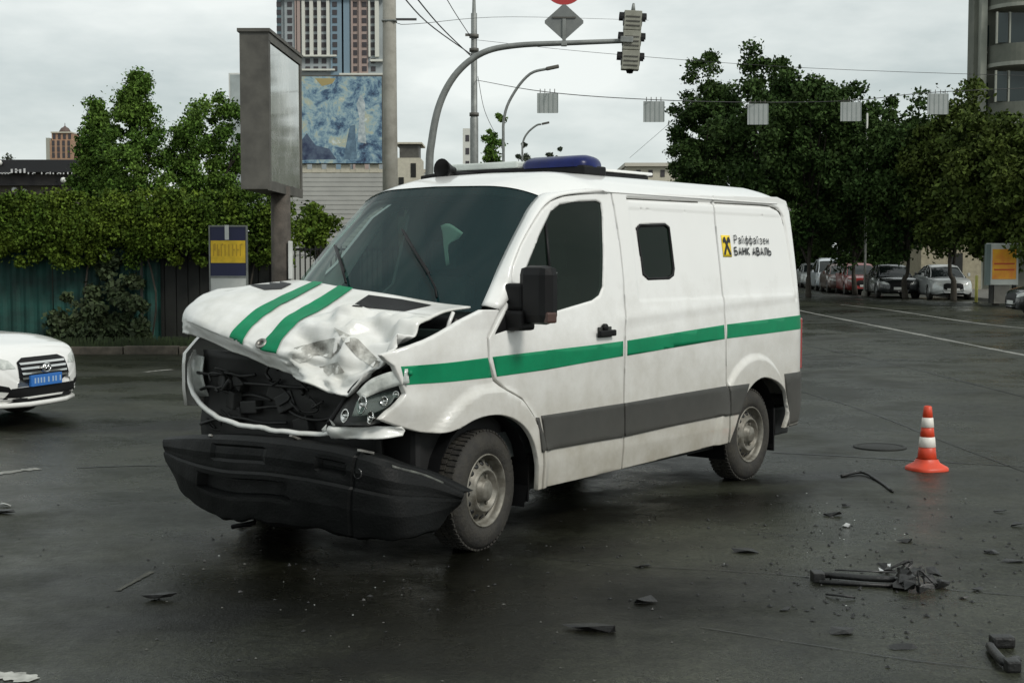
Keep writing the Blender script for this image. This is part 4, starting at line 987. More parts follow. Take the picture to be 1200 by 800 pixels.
for nm_, q, m_ in (('mural_figure', [(421, 168), (423, 140), (420, 124), (425, 112), (430, 124), (429, 146), (431, 170)], mat('mural_white', (.55, .60, .60), .7, c2=(.20, .26, .30), vscale=3)), ('mural_shape', [(353, 170), (362, 158), (372, 172), (388, 176), (396, 188), (353, 189)], mat('mural_navy', (.015, .025, .07), .7, c2=(.10, .14, .2), vscale=2)),
              ('mural_shape', [(404, 188), (412, 150), (418, 148), (420, 188)], mat('mural_steel', (.16, .26, .34), .7, c2=(.05, .09, .14), vscale=2)), ('mural_shape', [(372, 95), (396, 95), (392, 101), (380, 104)], mat('mural_ochre', (.35, .28, .12), .7))):
    P_ = [Vector((X(a, D)-X(420, D), -.306, 1.7+(304-b_)*sc)) for a, b_ in q]; mobj(nm_, P_, tessellate_polygon([[Vector((p.x, p.z, 0)) for p in P_]]), m_, bn)
bxo('banner_frame', (X(351, D)-X(420, D), X(450, D)-X(420, D), -.199, -.05, zb-.05, zt+.12), M['dsteel'], mb)
tr_ = empty('turret', (X(480, 80), 80, 0), 0, 'small beige turret with dark window openings just right of the concrete pole', 'building')
bxo('wall', (-.75, .65, 0, 3, 0, 1.7+(304-186)*80/F), bg_, tr_)
bxo('upper_storey', (-.55, .55, .1, 2, 1.7+(304-186)*80/F, 1.7+(304-170)*80/F), M['dsteel'], tr_)
bxo('roof_slab', (-.8, .75, -.1, 3.1, 1.7+(304-170)*80/F, 1.7+(304-168)*80/F), bg_, tr_)
for x, z in ((-.6, 5.6), (.1, 6.4), (-.6, 4.2)): bxo('window', (x, x+.3, -.03, -.004, z, z+.8), M['gate'], tr_)
D = 480; sc = D/F
tw = empty('high_rise', (X(392, D), D, 0), 0, 'tall unfinished residential high-rise with white vertical strips above the mural', 'building')
tg = mat('tower_panels', (.30, .33, .34), .7, var=.15, vscale=.1); tp1 = mat('tower_plaster', (.62, .62, .56), .8); tp2 = mat('tower_brick', (.36, .28, .25), .8); tp3 = mat('tower_glass', (.10, .15, .17), .25); tdk = mat('tower_opening', (.05, .045, .05), .7); tbl = mat('tower_blue', (.18, .26, .32), .5)
def tx(px): return (px-392)*sc
def tz(py): return 1.7+(304-py)*sc
bxo('core', (tx(328), tx(452), 0, 25, 0, tz(3)), tg, tw)
for a, b_, m_ in ((357, 360.5, tp1), (366, 370, tp1), (375, 379, tp1), (385.5, 389, tp1), (349, 350.5, tp2), (351.5, 355, tp2), (434, 436, tp1), (441.5, 446, tp1), (423, 425, tp2), (414, 416, tp2)):
    bxo('pilaster', (tx(a), tx(b_), -1.2, 0, tz(70) if m_ is tp1 else tz(92), tz(6)), m_, tw)
for a, b_, m_ in ((328, 333, tp3), (337, 349, tg), (390, 412, tbl), (403, 405, tp3)): bxo('glazed_bay', (tx(a), tx(b_), -.7, 0, 0, tz(4)), m_, tw)
bxo('brick_bay', (tx(415), tx(433), -.5, 0, 0, tz(4)), tp2, tw)
for y0_, y1_, a, b_ in ((68, 70, 357, 397), (84, 86, 357, 395), (73, 75.5, 436, 452), (89, 91, 400, 452)): bxo('ledge', (tx(a), tx(b_), -1.6, 0, tz(y1_), tz(y0_)), tp1, tw)
wn_ = bxo('window', (-.8, .8, -.1, 0, -.85, .85), tdk, tw); first = True
for py in np.arange(10, 92, 9.2):
    for px, yy in ((418, -.55), (429, -.55), (363, -.05), (372.5, -.05), (382, -.05), (439, -.05), (395, -.75), (343, -.75), (330.5, -.75)):
        o = wn_ if first else wn_.copy()
        if not first: col.objects.link(o); o.parent = tw
        first = False; o.location = (tx(px), yy, tz(py))
for i in range(15):
    x = tx(330+i*8.3); bxo('roof_post', (x, x+.5, 1, 2, tz(3), tz(3)+random.uniform(1, 3.5)), tdk, tw)
bxo('roof_slab', (tx(326), tx(454), -2, 26, tz(3), tz(1.6)), tdk, tw)
# ---------------- brick tower and pavilion far left
D = 420; sc = D/F
bt_ = empty('brick_tower', (X(75, D), D, 0), 0, 'distant brick apartment tower with a pointed cupola above the dark pavilion roof', 'building')
brick = mat('tower_red_brick', (.30, .17, .11), .85, c2=(.40, .27, .18), vscale=.3)
def bz(py): return 1.7+(304-py)*sc
bxo('wall', (-16*sc, 14*sc, 0, 9, 0, bz(166)), brick, bt_); bxo('upper_wall', (-12*sc, 11*sc, 1, 8, bz(166), bz(157)), brick, bt_)
bxo('corner_bay', (-16.8*sc, -13*sc, -.6, 2, 0, bz(163)), mat('grey_render', (.33, .33, .28), .8), bt_); bxo('cornice', (-12.6*sc, 11.6*sc, .6, 8.4, bz(157), bz(155.5)), bg_, bt_)
latho('cupola', [(7*sc, 0), (6.5*sc, 1*sc*2), (4.5*sc, 4*sc*1.3), (2*sc, 6.5*sc), (.5*sc, 8*sc), (.3*sc, 11*sc), (0, 11.5*sc)], mat('dark_roof', (.10, .07, .06), .7), bt_, 12, Matrix.Translation((0, 4, bz(155.5))))
for px in (-9, -3, 3, 9):
    for py in (161, 169, 176, 183): bxo('window', (px*sc-.4, px*sc+.4, -.08 if py > 165 else .9, -.002 if py > 165 else .998, bz(py)-.8, bz(py)+.8), tdk, bt_)
D = 46; sc = D/F
pv = empty('pavilion', (X(20, D), D, 0), 0, 'low dark pavilion with a black fascia and small white lettering at the left edge', 'pavilion')
def vx(px): return (px-20)*sc
def vz(py): return 1.7+(304-py)*sc
pvd = mat('pavilion_fascia', (.012, .012, .014), .5); bxo('fascia', (vx(-80), vx(95), 0, 6, vz(203), vz(188)), pvd, pv, .02)
bxo('lower_band', (vx(-80), vx(92), .5, 5.5, vz(217), vz(203.2)), mat('pavilion_dark', (.03, .025, .03), .6, c2=(.07, .06, .06), vscale=3), pv)
bxo('wall', (vx(-80), vx(90), .8, 5, 0, vz(217)), mat('pavilion_wall', (.10, .085, .07), .8, var=.3), pv)
bm = bmesh.new(); x = vx(2)
while x < vx(92):
    big = vx(15) < x < vx(33); h_ = (.17 if big else .07)*random.uniform(.7, 1.1); z = vz(203.5 if big else 205); box(bm, x, x+(.06 if big else .035), -.03, -.003, z, z+h_)
    if random.random() < .4: box(bm, x, x+.11, -.03, -.003, z+h_*.5, z+h_*.5+.025)
    x += .14 if big else random.choice((.1, .14, .3))
tag(bobj('fascia_lettering', bm, mat('pale_letters', (.55, .55, .55), .5), pv), kind='stuff')
for px, py in ((78, 212), (24, 224), (12, 222), (4, 192)):
    latho('globe_lamp', [(0, -.1), (.07, -.07), (.1, 0), (.07, .07), (0, .1)], M['whitep'], pv, 12, Matrix.Translation((vx(px), -.1 if py < 215 else .6, vz(py))))
for px, D, ty, r_, lb_ in ((14, 140, 174, 2.0, 'hazy far treetop peeping over the pavilion roof at the left edge'), (578, 70, 137, .95, 'lone small tree beyond the van roof beside the pole'), (638, 110, 174, 1.3, 'low bushy treetop seen just above the blue beacon'), (612, 110, 172, 1.1, 'low treetop left of the beacon, beneath the street lamps'), (655, 120, 172, .8, 'narrow treetop right of the low bushy one above the beacon')):
    b_ = W(px, 304, D); h = 1.7+(304-ty)*D/F
    tree('distant_tree', (b_[0], D, 0), h, r_, h*.35, M['leafE'] if D > 80 else M['leafB'], lb_, 'tree', 'distant trees beyond the junction', 4200, .16 if D > 80 else .10, 40, .09, 'round', r_*.3, 5)
D = 150; sc = D/F
db = empty('distant_building', (X(785, D), D, 0), 0, 'low cream building on the horizon behind the van roof, left of the dark trees', 'building')
bxo('wall', (-52*sc, 60*sc, 0, 12, 0, 1.7+(304-196)*sc), bg_, db); bxo('roof', (-54*sc, 62*sc, -.5, 12.5, 1.7+(304-196)*sc, 1.7+(304-192)*sc), mat('roof_pale', (.5, .47, .4), .8), db)
for i in range(7): bxo('window', ((-40+i*14)*sc, (-35+i*14)*sc, -.06, -.002, 1.7+(304-208)*sc, 1.7+(304-200)*sc), tdk, db)
b3 = empty('slim_building', (X(549, 260), 260, 0), 0, 'slim pale building rising behind the tram pole', 'building')
bxo('wall', (-1.0, .9, 0, 3, 0, 1.7+(304-152)*260/F), mat('pale_wall', (.6, .6, .55), .8), b3); 
for i in range(5): bxo('window', (-.5, .2, -.06, -.002, 14+i*2.4, 15.2+i*2.4), tdk, b3)

# ---------------- poles, signals, wires
D = 32
cp = empty('concrete_pole', (X(458, D), D, 0), 0, 'thick pale concrete pole standing in front of the mural building', 'pole')
latho('shaft', [(.20, 0), (.165, 5), (.14, 9.8), (0, 9.81)], M['conc'], cp, 20)
latho('base_collar', [(.26, 0), (.26, .3), (.205, .36), (.2, .36)], M['conc'], cp, 20)
bxo('bracket', (.13, .62, -.02, .02, 1.7+(304-28)*D/F, 1.7+(304-25.5)*D/F), M['wire'], cp)
bxo('band', (-.17, .17, -.17, .17, 1.7+(304-30)*D/F, 1.7+(304-28)*D/F), M['gsteel'], cp, .02)
D = 56
tp_ = empty('tram_wire_pole', (X(556, D), D, 0), 0, 'slim grey steel pole with overhead wires behind the curved signal mast', 'pole')
latho('shaft', [(.17, 0), (.165, 1.7+(304-140)*D/F), (.13, 1.7+(304-138)*D/F), (.12, 1.7+(304-20)*D/F), (.08, 1.7+(304-19)*D/F), (.06, 1.7+(304-0)*D/F), (0, 1.7+304*D/F)], M['gsteel'], tp_, 16)
for py in (48, 64, 138): latho('clamp', [(.19, 0), (.19, .14), (.1, .14)], M['dsteel'], tp_, 14, Matrix.Translation((0, 0, 1.7+(304-py)*D/F)))
bxo('bracket', (-.35, -.12, -.03, .03, 1.7+(304-46)*D/F, 1.7+(304-43)*D/F), M['dsteel'], tp_)
D = 24
def wp_(px, py, D=24): p = W(px, py, D); return (p[0], p[1], p[2])
base = wp_(503, 304); sm_ = empty('signal_mast', (base[0], D, 0), 0, 'curved grey mast arm that carries the traffic light and diamond sign over the road', 'mast')
def loc(px, py, dy=0): p = W(px, py, D); return (p[0]-base[0], dy, p[2])
mast = catmull([(0, 0, 0), loc(503, 215), loc(506, 165), loc(516, 120), loc(536, 85), loc(566, 62), loc(605, 53.5), loc(670, 50.5), loc(735, 48)], 6)
tubo('arm', mast, [float(x) for x in np.linspace(.075, .040, len(mast))], M['gsteel'], sm_, 14)
latho('base_flange', [(.16, 0), (.16, .05), (.09, .06), (.09, .5), (.08, .52)], M['gsteel'], sm_, 16)
sg_ = mat('signal_housing', (.20, .20, .16), .6, c2=(.30, .30, .25), vscale=6); D_ = 24
tl = empty('traffic_light', loc(737, 48), 0, 'three lamp traffic light hanging at the end of the curved mast arm', 'traffic light')
tl.location = wp_(740, 48); t0 = tl.location.copy(); tl.rotation_euler = (0, R(3), 0)
for k, zc in enumerate((.335, .0, -.335)):
    hs = bxo('lamp_housing', (-.15, .15, -.10, .10, zc-.164, zc+.164), sg_, tl, .012)
    for sx in (-1, 1):
        bm = bmesh.new(); rg = []
        for yy in (.0, .08):
            rg.append([bm.verts.new((sx*(.15+yy), .11*math.cos(a), zc+.03+.11*math.sin(a))) for a in np.linspace(R(-10), R(190), 10)])
        for j in range(9): bm.faces.new((rg[0][j], rg[0][j+1], rg[1][j+1], rg[1][j]))
        bobj('visor', bm, M['blk'], tl)
        latho('lamp_glass', [(.1, 0), (.09, .012), (0, .02)], mat('dark_lamp', (.05, .05, .045), .3), tl, 14, Matrix.Translation((sx*.148, 0, zc)) @ Matrix.Rotation(R(90*sx), 4, 'Y'))
    for q in range(3): bxo('rib', (-.12, .12, -.112, -.101, zc-.1+q*.075, zc-.08+q*.075), M['dsteel'], tl)
latho('mount_spike', [(.04, 0), (.03, .08), (.02, .14), (0, .15)], M['gsteel'], tl, 10, Matrix.Translation((0, 0, .49))); latho('bottom_cap', [(.0, -.06), (.05, -.05), (.07, 0), (.12, .01)], M['blk'], tl, 12, Matrix.Translation((0, 0, -.5)))
bxo('clamp', (-.20, .02, -.14, -.113, -.05, .05), M['gsteel'], tl, .01)
ds = empty('diamond_sign', wp_(661, 26), 0, 'grey back of a diamond shaped road sign mounted on the mast arm', 'road sign')
bm = bmesh.new(); a_, b_ = .355, .315
pts = [(a_*math.copysign(1, c_)*abs(c_), b_*s_) for c_, s_ in ((1, 0), (0, 1), (-1, 0), (0, -1))]
dia = []
for i in range(4):
    p, q = Vector(pts[i]), Vector(pts[(i+1) % 4]); dia += [p.lerp(q, .07), p.lerp(q, .93)]
lo = [bm.verts.new((p.x, -.012, p.y)) for p in dia]; hi = [bm.verts.new((p.x, .012, p.y)) for p in dia]; bm.faces.new(lo); bm.faces.new(hi[::-1])
for i in range(8): bm.faces.new((lo[i], lo[(i+1) % 8], hi[(i+1) % 8], hi[i]))
bobj('plate', bm, mat('sign_back', (.13, .14, .14), .5, c2=(.19, .20, .19), vscale=4), ds)
bxo('bracket', (-.03, .03, -.04, -.013, -.40, .05), M['gsteel'], ds, .005); bxo('stiffener', (-.20, .20, -.03, -.013, .06, .085), M['dsteel'], ds)
rs = empty('round_sign', wp_(661, -19), 0, 'red rimmed round sign cut by the top edge above the diamond sign', 'road sign')
latho('disc', [(0, 0), (.36, 0), (.36, .02), (0, .021)], mat('sign_red', (.42, .03, .03), .5), rs, 36, Matrix.Rotation(R(90), 4, 'X') @ Matrix.Translation((0, 0, -.01)), False)
bxo('bar', (-.24, .24, -.03, -.013, -.05, .05), M['whitep'], rs)
bxo('bracket', (-.02, .02, .002, .03, -.75, .3), M['gsteel'], rs)
bxo('sign_clamp', (-.05, .05, -.05, .05, -.41, -.36), M['gsteel'], ds, .01)
# lane boards on the span wire
for i, (px, py, hh_, D, ctext) in enumerate(((641.5, 121, 11.5, 40, 'pale hanging lane board nearest the pole, left of the others'), (766, 131, 12, 40, 'hanging lane board right of the traffic light, over the rear of the van'), (888, 134, 12, 44, 'grey hanging lane board in front of the dark treetops'), (997, 131, 11, 44, 'pale hanging lane board near the middle of the dark trees'), (1099, 122, 12, 44, 'grey hanging lane board closest to the apartment block'))):
    lbd = empty('lane_board', wp_(px, py, D), 0, ctext, 'lane board', 'lane boards hung on the span wire over the road')
    hw_ = 12*D/F; hz2 = hh_*D/F
    bxo('plate', (-hw_, hw_, -.01, .01, -hz2, hz2), mat('lane_board_grey', (.28, .31, .30), .6, c2=(.36, .38, .37), vscale=3), lbd)
    for q in range(5): bxo('rib', (-hw_+.06+q*hw_*.44, -hw_+.085+q*hw_*.44, -.018, -.011, -hz2*.96, hz2*.96), mat('lane_board_grey_rib', (.24, .27, .26), .6) if q == 0 and i == 0 else bpy.data.materials['lane_board_grey_rib'], lbd)
    for q in (-.7, -.25, .25, .7): tubo('hanger', [(q*hw_, 0, hz2-.02), (q*hw_, 0, hz2+.12)], .012, M['dsteel'], lbd, 5)
for px, ty, tip, D, r_, lb_ in ((590, 185, (652, 82), 60, .06, 'taller curved street lamp beyond the van roof'), (612, 185, (644, 146), 100, .07, 'smaller more distant curved street lamp beyond the van roof')):
    b0 = W(px, 304, D); sl = empty('street_lamp', (b0[0], D, 0), 0, lb_, 'street lamp', 'curved street lamps down the road')
    z_ = lambda py: 1.7+(304-py)*D/F
    x_ = lambda q: (q-px)*D/F
    tx_, ty_ = tip; hgt = (ty-ty_)
    tubo('post', catmull([(0, 0, 0), (0, 0, z_(185)), (x_(px+1), 0, z_(ty-hgt*.45)), (x_(px+(tx_-px)*.2), 0, z_(ty-hgt*.72)), (x_(px+(tx_-px)*.5), 0, z_(ty-hgt*.93)), (x_(tx_-10), 0, z_(ty_+1))], 5), r_, M['gsteel'], sl, 8)
    bxo('lamp_head', (-.28, .28, -.14, .14, -.07, .07), M['dsteel'], sl, .04, Matrix.Translation((x_(tx_-5), 0, z_(ty_))) @ Matrix.Rotation(R(-12), 4, 'Y'))
wpole = empty('white_pole', (X(1013, 64), 64, 0), 0, 'thin white pole rising against the dark trees on the right', 'pole')
latho('shaft', [(.06, 0), (.055, 4), (.05, 1.7+(304-135)*64/F), (0, 1.7+(304-134)*64/F)], mat('white_pole_paint', (.45, .46, .42), .5), wpole, 12); latho('base_collar', [(.14, 0), (.14, .2), (.09, .24)], M['conc'], wpole, 12)
def wire(pts, r_, lb_): 
    t = tubo('overhead_wire', catmull(pts, 6), r_, M['wire'], None, 5); tag(t, lb_, 'wire', 'overhead wires above the junction')
P56 = lambda px, py: wp_(px, py, 56)
wire([wp_(455, -25, 36), wp_(500, 26, 46), P56(552, 64)], .022, 'lower of two dark wires running from top left down to the steel pole')
wire([wp_(470, -25, 36), wp_(515, 30, 46), P56(552, 66)], .022, 'upper of two dark wires running from top left down to the steel pole')
wire([wp_(505, -35, 40), wp_(530, 10, 48), P56(554, 47)], .015, 'thin steep wire reaching the steel pole from the top edge')
wire([P56(558, 47), wp_(700, 62, 50), wp_(950, 80, 46), wp_(1300, 92, 44)], .008, 'faint upper span wire crossing the sky behind the traffic light')
wire([P56(558, 94), wp_(641, 108, 40), wp_(766, 117, 40), wp_(888, 120, 44), wp_(997, 118, 44), wp_(1099, 108, 44), wp_(1300, 100, 44)], .012, 'span wire that the hanging lane boards hang from')
wire([P56(560, 90), wp_(568, 130, 60), wp_(582, 160, 66), wp_(590, 178, 70)], .012, 'thin stay wire slanting down right of the steel pole')
wire([wp_(466, 28, 32), wp_(490, 28, 36), wp_(600, 20, 52), wp_(760, 24, 70)], .008, 'faint wire leaving the bracket of the concrete pole')
wire([wp_(738, 185, 70), wp_(790, 140, 60), wp_(840, 95, 50)], .008, 'faint wire slanting up beside the dark trees')

# ---------------- right side: pavement, building, trees
slab('pavement', [G(1140, 351.5)[:2], G(1230, 359)[:2], (60, 48), (60, 400), (10, 400), G(935, 334)[:2], G(985, 337)[:2], G(1060, 343)[:2]], -.02, .12, M['pave'])
trs = [(828, 74, 68, 2.1, 'C', 'leftmost dark tree of the right hand row with a knobbly top against the sky'), (892, 66, 48, 2.3, 'C', 'tallest dark tree behind the rear of the van'), (948, 62, 66, 2.4, 'C', 'dark tree right of the tallest one, behind the van rear'),
       (1003, 66, 92, 2.4, 'C', 'dark tree behind the thin white pole'), (1062, 60, 104, 2.5, 'C', 'broad dark tree above the red and black parked cars'), (1118, 57, 108, 2.4, 'D', 'olive tree above the silver parked car'), (1168, 52, 124, 2.3, 'D', 'olive tree in front of the apartment block balconies'), (1222, 50, 138, 2.2, 'D', 'olive tree cut by the right edge above the yellow poster'),
       (806, 92, 150, 1.9, 'C', 'small dark tree at the left end of the row, low over the van roof'), (858, 84, 118, 2.6, 'C', 'dark tree filling behind the leftmost two'), (925, 88, 130, 3.2, 'C', 'dark tree deep behind the tallest one'), (985, 92, 140, 3.4, 'C', 'dark tree deep behind the white pole'), (1050, 88, 140, 3.4, 'C', 'dark tree in the back row above the red car')]
for i, (px, D, ty, r_, k_, lb_) in enumerate(trs):
    b_ = W(px, 304, D); h = 1.7+(304-ty)*D/F
    lowp = 306 if D < 80 else 312
    tree('street_tree', (b_[0], D, .0), h, r_, max(1.2, 1.7+(304-lowp)*D/F), M['leaf'+k_], lb_, 'tree', 'leafy trees lining the right side of the road', 34000, .115, 150, .15, 'round', r_*.24, 11+i)
sh = []; rd_ = []
for i in range(240):
    x = random.uniform(14, 46); y = 100+random.uniform(-3, 3); sh.append((x, y, random.uniform(.3, 6.5))); rd_.append(random.uniform(.8, 1.8))
tag(quads('undergrowth', leaves(sh, rd_, 26000, .34, .8, 1.4), M['leafC']), kind='stuff')
kh = empty('kiosk_wall', (X(1127, 74), 74, .12), 0, 'small beige building seen under the trees behind the silver car', 'building')
bxo('wall', (-2.2, 1.0, 0, 4, 0, 2.6), mat('beige_wall', (.30, .27, .19), .8, var=.2), kh); bxo('roof', (-2.4, 1.2, -.2, 4.2, 2.6, 2.8), M['dsteel'], kh); bxo('doorway', (-.7, .0, -.05, -.003, 0, 1.9), M['gate'], kh)
D = 74; sc = D/F
ap = empty('apartment_block', (X(1180, D), D, 0), 0, 'grey apartment block with curved balconies at the top right corner', 'building')
def ax(px): return (px-1180)*sc
def az(py): return 1.7+(304-py)*sc
cw = mat('block_concrete', (.10, .11, .09), .85, c2=(.16, .165, .135), vscale=.8); lw = mat('block_trim', (.27, .28, .24), .8, var=.1, vscale=2); cg = mat('block_glass', (.02, .03, .03), .12)
bxo('wall', (ax(1144), ax(1330), 1.2, 2.2, 0, az(-60)), cw, ap)
bxo('pilaster', (ax(1149), ax(1156), .7, 1.2, 0, az(-60)), lw, ap); pass
fl = 3.05; z0_ = az(80)
for f_ in range(-3, 4):
    z = z0_+f_*fl
    if z < .5: continue
    bm = bmesh.new(); n = 12; A_ = []
    for j in range(n+1):
        a = math.pi/2*j/n; A_.append((ax(1158)+2.0*(1-math.cos(a))*1.0, 1.2-2.0*math.sin(a)))
    A_ += [(ax(1320), -.8), (ax(1320), 1.2)]
    lo = [bm.verts.new((p[0], p[1], z)) for p in A_]; hi = [bm.verts.new((p[0], p[1], z+.2)) for p in A_]; bm.faces.new(lo[::-1]); bm.faces.new(hi)
    for i in range(len(A_)): bm.faces.new((lo[i], lo[(i+1) % len(A_)], hi[(i+1) % len(A_)], hi[i]))
    bl_ = bobj('balcony', bm, lw, ap)
    bm = bmesh.new(); R_ = A_[:-1]
    lo = [bm.verts.new((p[0]+.03, p[1]+.04, z+.201)) for p in R_]; hi = [bm.verts.new((p[0]+.03, p[1]+.04, z+1.15)) for p in R_]
    for i in range(len(R_)-1): bm.faces.new((lo[i], lo[i+1], hi[i+1], hi[i]))
    bobj('balcony_front', bm, cw, bl_)
    for a, b_ in ((1162, 1174), (1177, 1196), (1200, 1222)):
        wf = bxo('window', (ax(a), ax(b_), -.1, -.02, z+1.2, z+2.75), cg, ap); bxo('window_frame', (ax(a)-.08, ax(a), -.14, .0, z+1.15, z+2.8), lw, wf)
    wf = bxo('window', (ax(1157.5), ax(1161), 1.1, 1.19, z+.9, z+2.3), cg, ap); bxo('window_sill', (ax(1157), ax(1161.5), 1.0, 1.19, z+.8, z+.88), lw, wf)
bxo('roof', (ax(1143), ax(1335), .5, 2.4, az(-60), az(-65)), M['dsteel'], ap)
# poster stand
D = 50; sc = D/F
ps = empty('poster_stand', (X(1175, D), D, .12), 0, 'yellow and orange poster in a pale framed street stand by the right edge', 'poster stand')
def z5(py): return 1.58+(304-py)*sc
bxo('frame', (-19*sc, 18*sc, 0, .18, z5(334), z5(285)), mat('stand_frame', (.50, .52, .48), .5), ps, .03)
def postermat():
    m = mat('poster_print', (.85, .48, .02), .5, c2=(.75, .22, .03), vscale=2.2); return m
bxo('poster', (-13*sc, 15*sc, -.012, -.002, z5(327), z5(292)), postermat(), ps); bxo('side_panel', (-20*sc, -15*sc, -.02, .2, z5(334), z5(286)), mat('stand_side', (.12, .16, .15), .4), ps)
bxo('base', (-10*sc, 8*sc, .03, .15, 0, z5(334)), M['pave'], ps)
for x in (-15*sc, 12*sc): bxo('leg', (x, x+.12, .02, .16, 0, z5(334)), M['gate'], ps)
for z in (308, 315): bxo('poster_band', (-11*sc, 13*sc, -.016, -.0125, z5(z+2), z5(z)), mat('band_red', (.55, .08, .02), .5), ps)
yp = empty('yellow_post', (X(1144, 54), 54, 0), 0, 'short yellow post on the pavement beside the silver car', 'post')
latho('shaft', [(.06, 0), (.06, 1.05), (.0, 1.1)], mat('post_yellow', (.5, .48, .12), .6), yp, 10); latho('foot_plate', [(.12, 0), (.12, .03), (.06, .04)], M['gate'], yp, 10)

# ---------------- cars
def car(name, loc_, head, body, label, cat='car', group=None, Lh=2.3, wd=.90, h=1.45, suv=False, detail=False):
    c = empty(name, (loc_[0], loc_[1], 0), math.atan2(head[1], head[0]), label, cat, group)
    hood_z = .98 if suv else .90; hood_f = .86 if suv else .74
    st = [(-2.30, .66, .34, .80), (-2.27, .76, .28, .92), (-2.1, .86, .22, 1.0), (-1.6, .90, .20, 1.02), (-.8, .90, .18, 1.0), (0, .90, .18, .97), (.75, .90, .18, .96), (1.2, .895, .20, hood_z), (1.7, .87, .22, hood_z-.03), (2.0, .82, .23, hood_z-.09), (2.15, .74, .24, hood_z-.15), (2.24, .62, .26, hood_f-.10), (2.29, .44, .30, hood_f-.22)]
    rows = []
    for x, w_, z0, z1 in st:
        w_ *= wd/.9; x *= Lh/2.3; half = [(w_*.86, z0), (w_*.97, z0+.10), (w_*1.0, z0+(z1-z0)*.42), (w_*.985, z0+(z1-z0)*.68), (w_*.95, z1-.07), (w_*.87, z1), (w_*.5, z1+.035), (0, z1+.045)]
        rows.append([(x, -a, z) for a, z in half]+[(x, a, z) for a, z in half[-2::-1]])
    q_ = 9 if detail else 4; Bx = patch(rows, q_, q_); nu, nv = Bx.shape[:2]
    # wheel arches pressed dark: cut by boolean-free inset faces
    v = Bx.reshape(-1, 3); f = []; keep = []
    for i in range(nu-1):
        for j in range(nv-1):
            q = (i*nv+j, (i+1)*nv+j, (i+1)*nv+j+1, i*nv+j+1); ctr = v[list(q)].mean(0)
            if min(np.hypot(ctr[0]-sx*Lh/2.3*1.38, ctr[2]-.31) for sx in (-1, 1)) < .36 and abs(ctr[1]) > .55*wd: continue
            f.append(q)
    k0 = len(v); v = list(map(tuple, v)); f.append(tuple(range((nu-1)*nv, nu*nv))); f.append(tuple(range(nv))[::-1])
    bd = mobj('body', v, f, body, c, True); bd.data.polygons[-1].use_smooth = False
    bv = BVHTree.FromPolygons(v, [q for q in f if len(q) == 4]+[])
    bxo('underside', (-2.0*Lh/2.3, 2.0*Lh/2.3, -wd*.75, wd*.75, .2, .62), M['gate'], c)
    gx = [(-1.75 if not suv else -2.1, .90, .0), (-1.35 if not suv else -1.95, .80, .55), (-.6, .74, .97), (-.1, .73, 1.0), (.35, .74, .90), (.8, .80, .42), (1.12, .86, 0)]
    rows = []; zb_ = .96
    for x, w_, k in gx:
        w_ *= wd/.9; zt_ = zb_+(h-zb_)*k; hf = [(w_*.98, zb_-.03), (w_*.93, zb_+(zt_-zb_)*.45), (w_*.82, zb_+(zt_-zb_)*.88), (w_*.68, zt_), (w_*.3, zt_+.02*k), (0, zt_+.025*k)]
        if k == 0: hf = [(w_*.95, zb_-.03), (w_*.9, zb_-.028), (w_*.85, zb_-.025), (w_*.7, zb_-.022), (w_*.3, zb_-.02), (0, zb_-.02)]
        rows.append([(x*Lh/2.3, -a, z) for a, z in hf]+[(x*Lh/2.3, a, z) for a, z in hf[-2::-1]])
    Gx = patch(rows, 4, 4); gridobj('glasshouse', Gx[::-1], M['carglass'], c)
    i0, i1 = 6, 18; j0, j1 = 11, Gx.shape[1]-11; gridobj('roof', (Gx[i0:i1, j0-1:j1+1]+np.array([0, 0, .006]))[::-1], body, c)
    for j in (9, Gx.shape[1]-10):
        tubo('window_pillar', [tuple(p) for p in Gx[14:25, j]], .022, body, c, 6); tubo('window_pillar', [tuple(p) for p in Gx[0:9, j]], .03, body, c, 6)
    for j, sgn in ((3, -1), (Gx.shape[1]-4, 1)):
        p = Gx[13, j]; tubo('window_pillar', [tuple(Gx[13, q]+np.array([0, sgn*.006, 0])) for q in (range(1, 10) if sgn < 0 else range(Gx.shape[1]-2, Gx.shape[1]-11, -1))], .02, M['blk'] if detail else body, c, 6)
    for sx in (-1, 1):
        for sy in (-1, 1):
            Mx = Matrix.Translation((sx*1.38*Lh/2.3, sy*(wd-.02), .31)) @ Matrix.Rotation(R(-90*sy), 4, 'X')
            tubo('arch_trim', [(sx*1.38*Lh/2.3+.358*math.cos(a), sy*wd*.972, .31+.358*math.sin(a)) for a in np.linspace(R(-8), R(188), 18)], .022, body, c, 6)
            ty_ = latho('tyre', [(.2, -.19), (.3, -.19), (.31, -.15), (.31, -.03), (.295, .0), (.21, .0), (.2, -.02)], M['tyre'], c, 24, Mx, True, False)
            latho('rim', [(.2, -.01), (.19, -.03), (.07, -.02), (.05, .0), (0, .002)], M['gsteel'], ty_, 20, Mx)
    xf = Lh
    def dr(name, pts, m, off=.006, front=True, par=None, sub=5, thick=0):
        P = [Vector((y, z, 0)) for y, z in pts]; bm = bmesh.new(); V = [bm.verts.new(p) for p in P]
        for tri in tessellate_polygon([P]): bm.faces.new([V[i] for i in tri])
        for ax_ in (0, 1):
            lo_, hi_ = min(p[ax_] for p in P), max(p[ax_] for p in P)
            for q in np.linspace(lo_, hi_, sub+2)[1:-1]:
                co = [0, 0, 0]; no = [0, 0, 0]; co[ax_] = q; no[ax_] = 1; bmesh.ops.bisect_plane(bm, geom=bm.verts[:]+bm.edges[:]+bm.faces[:], plane_co=co, plane_no=no)
        dead = []
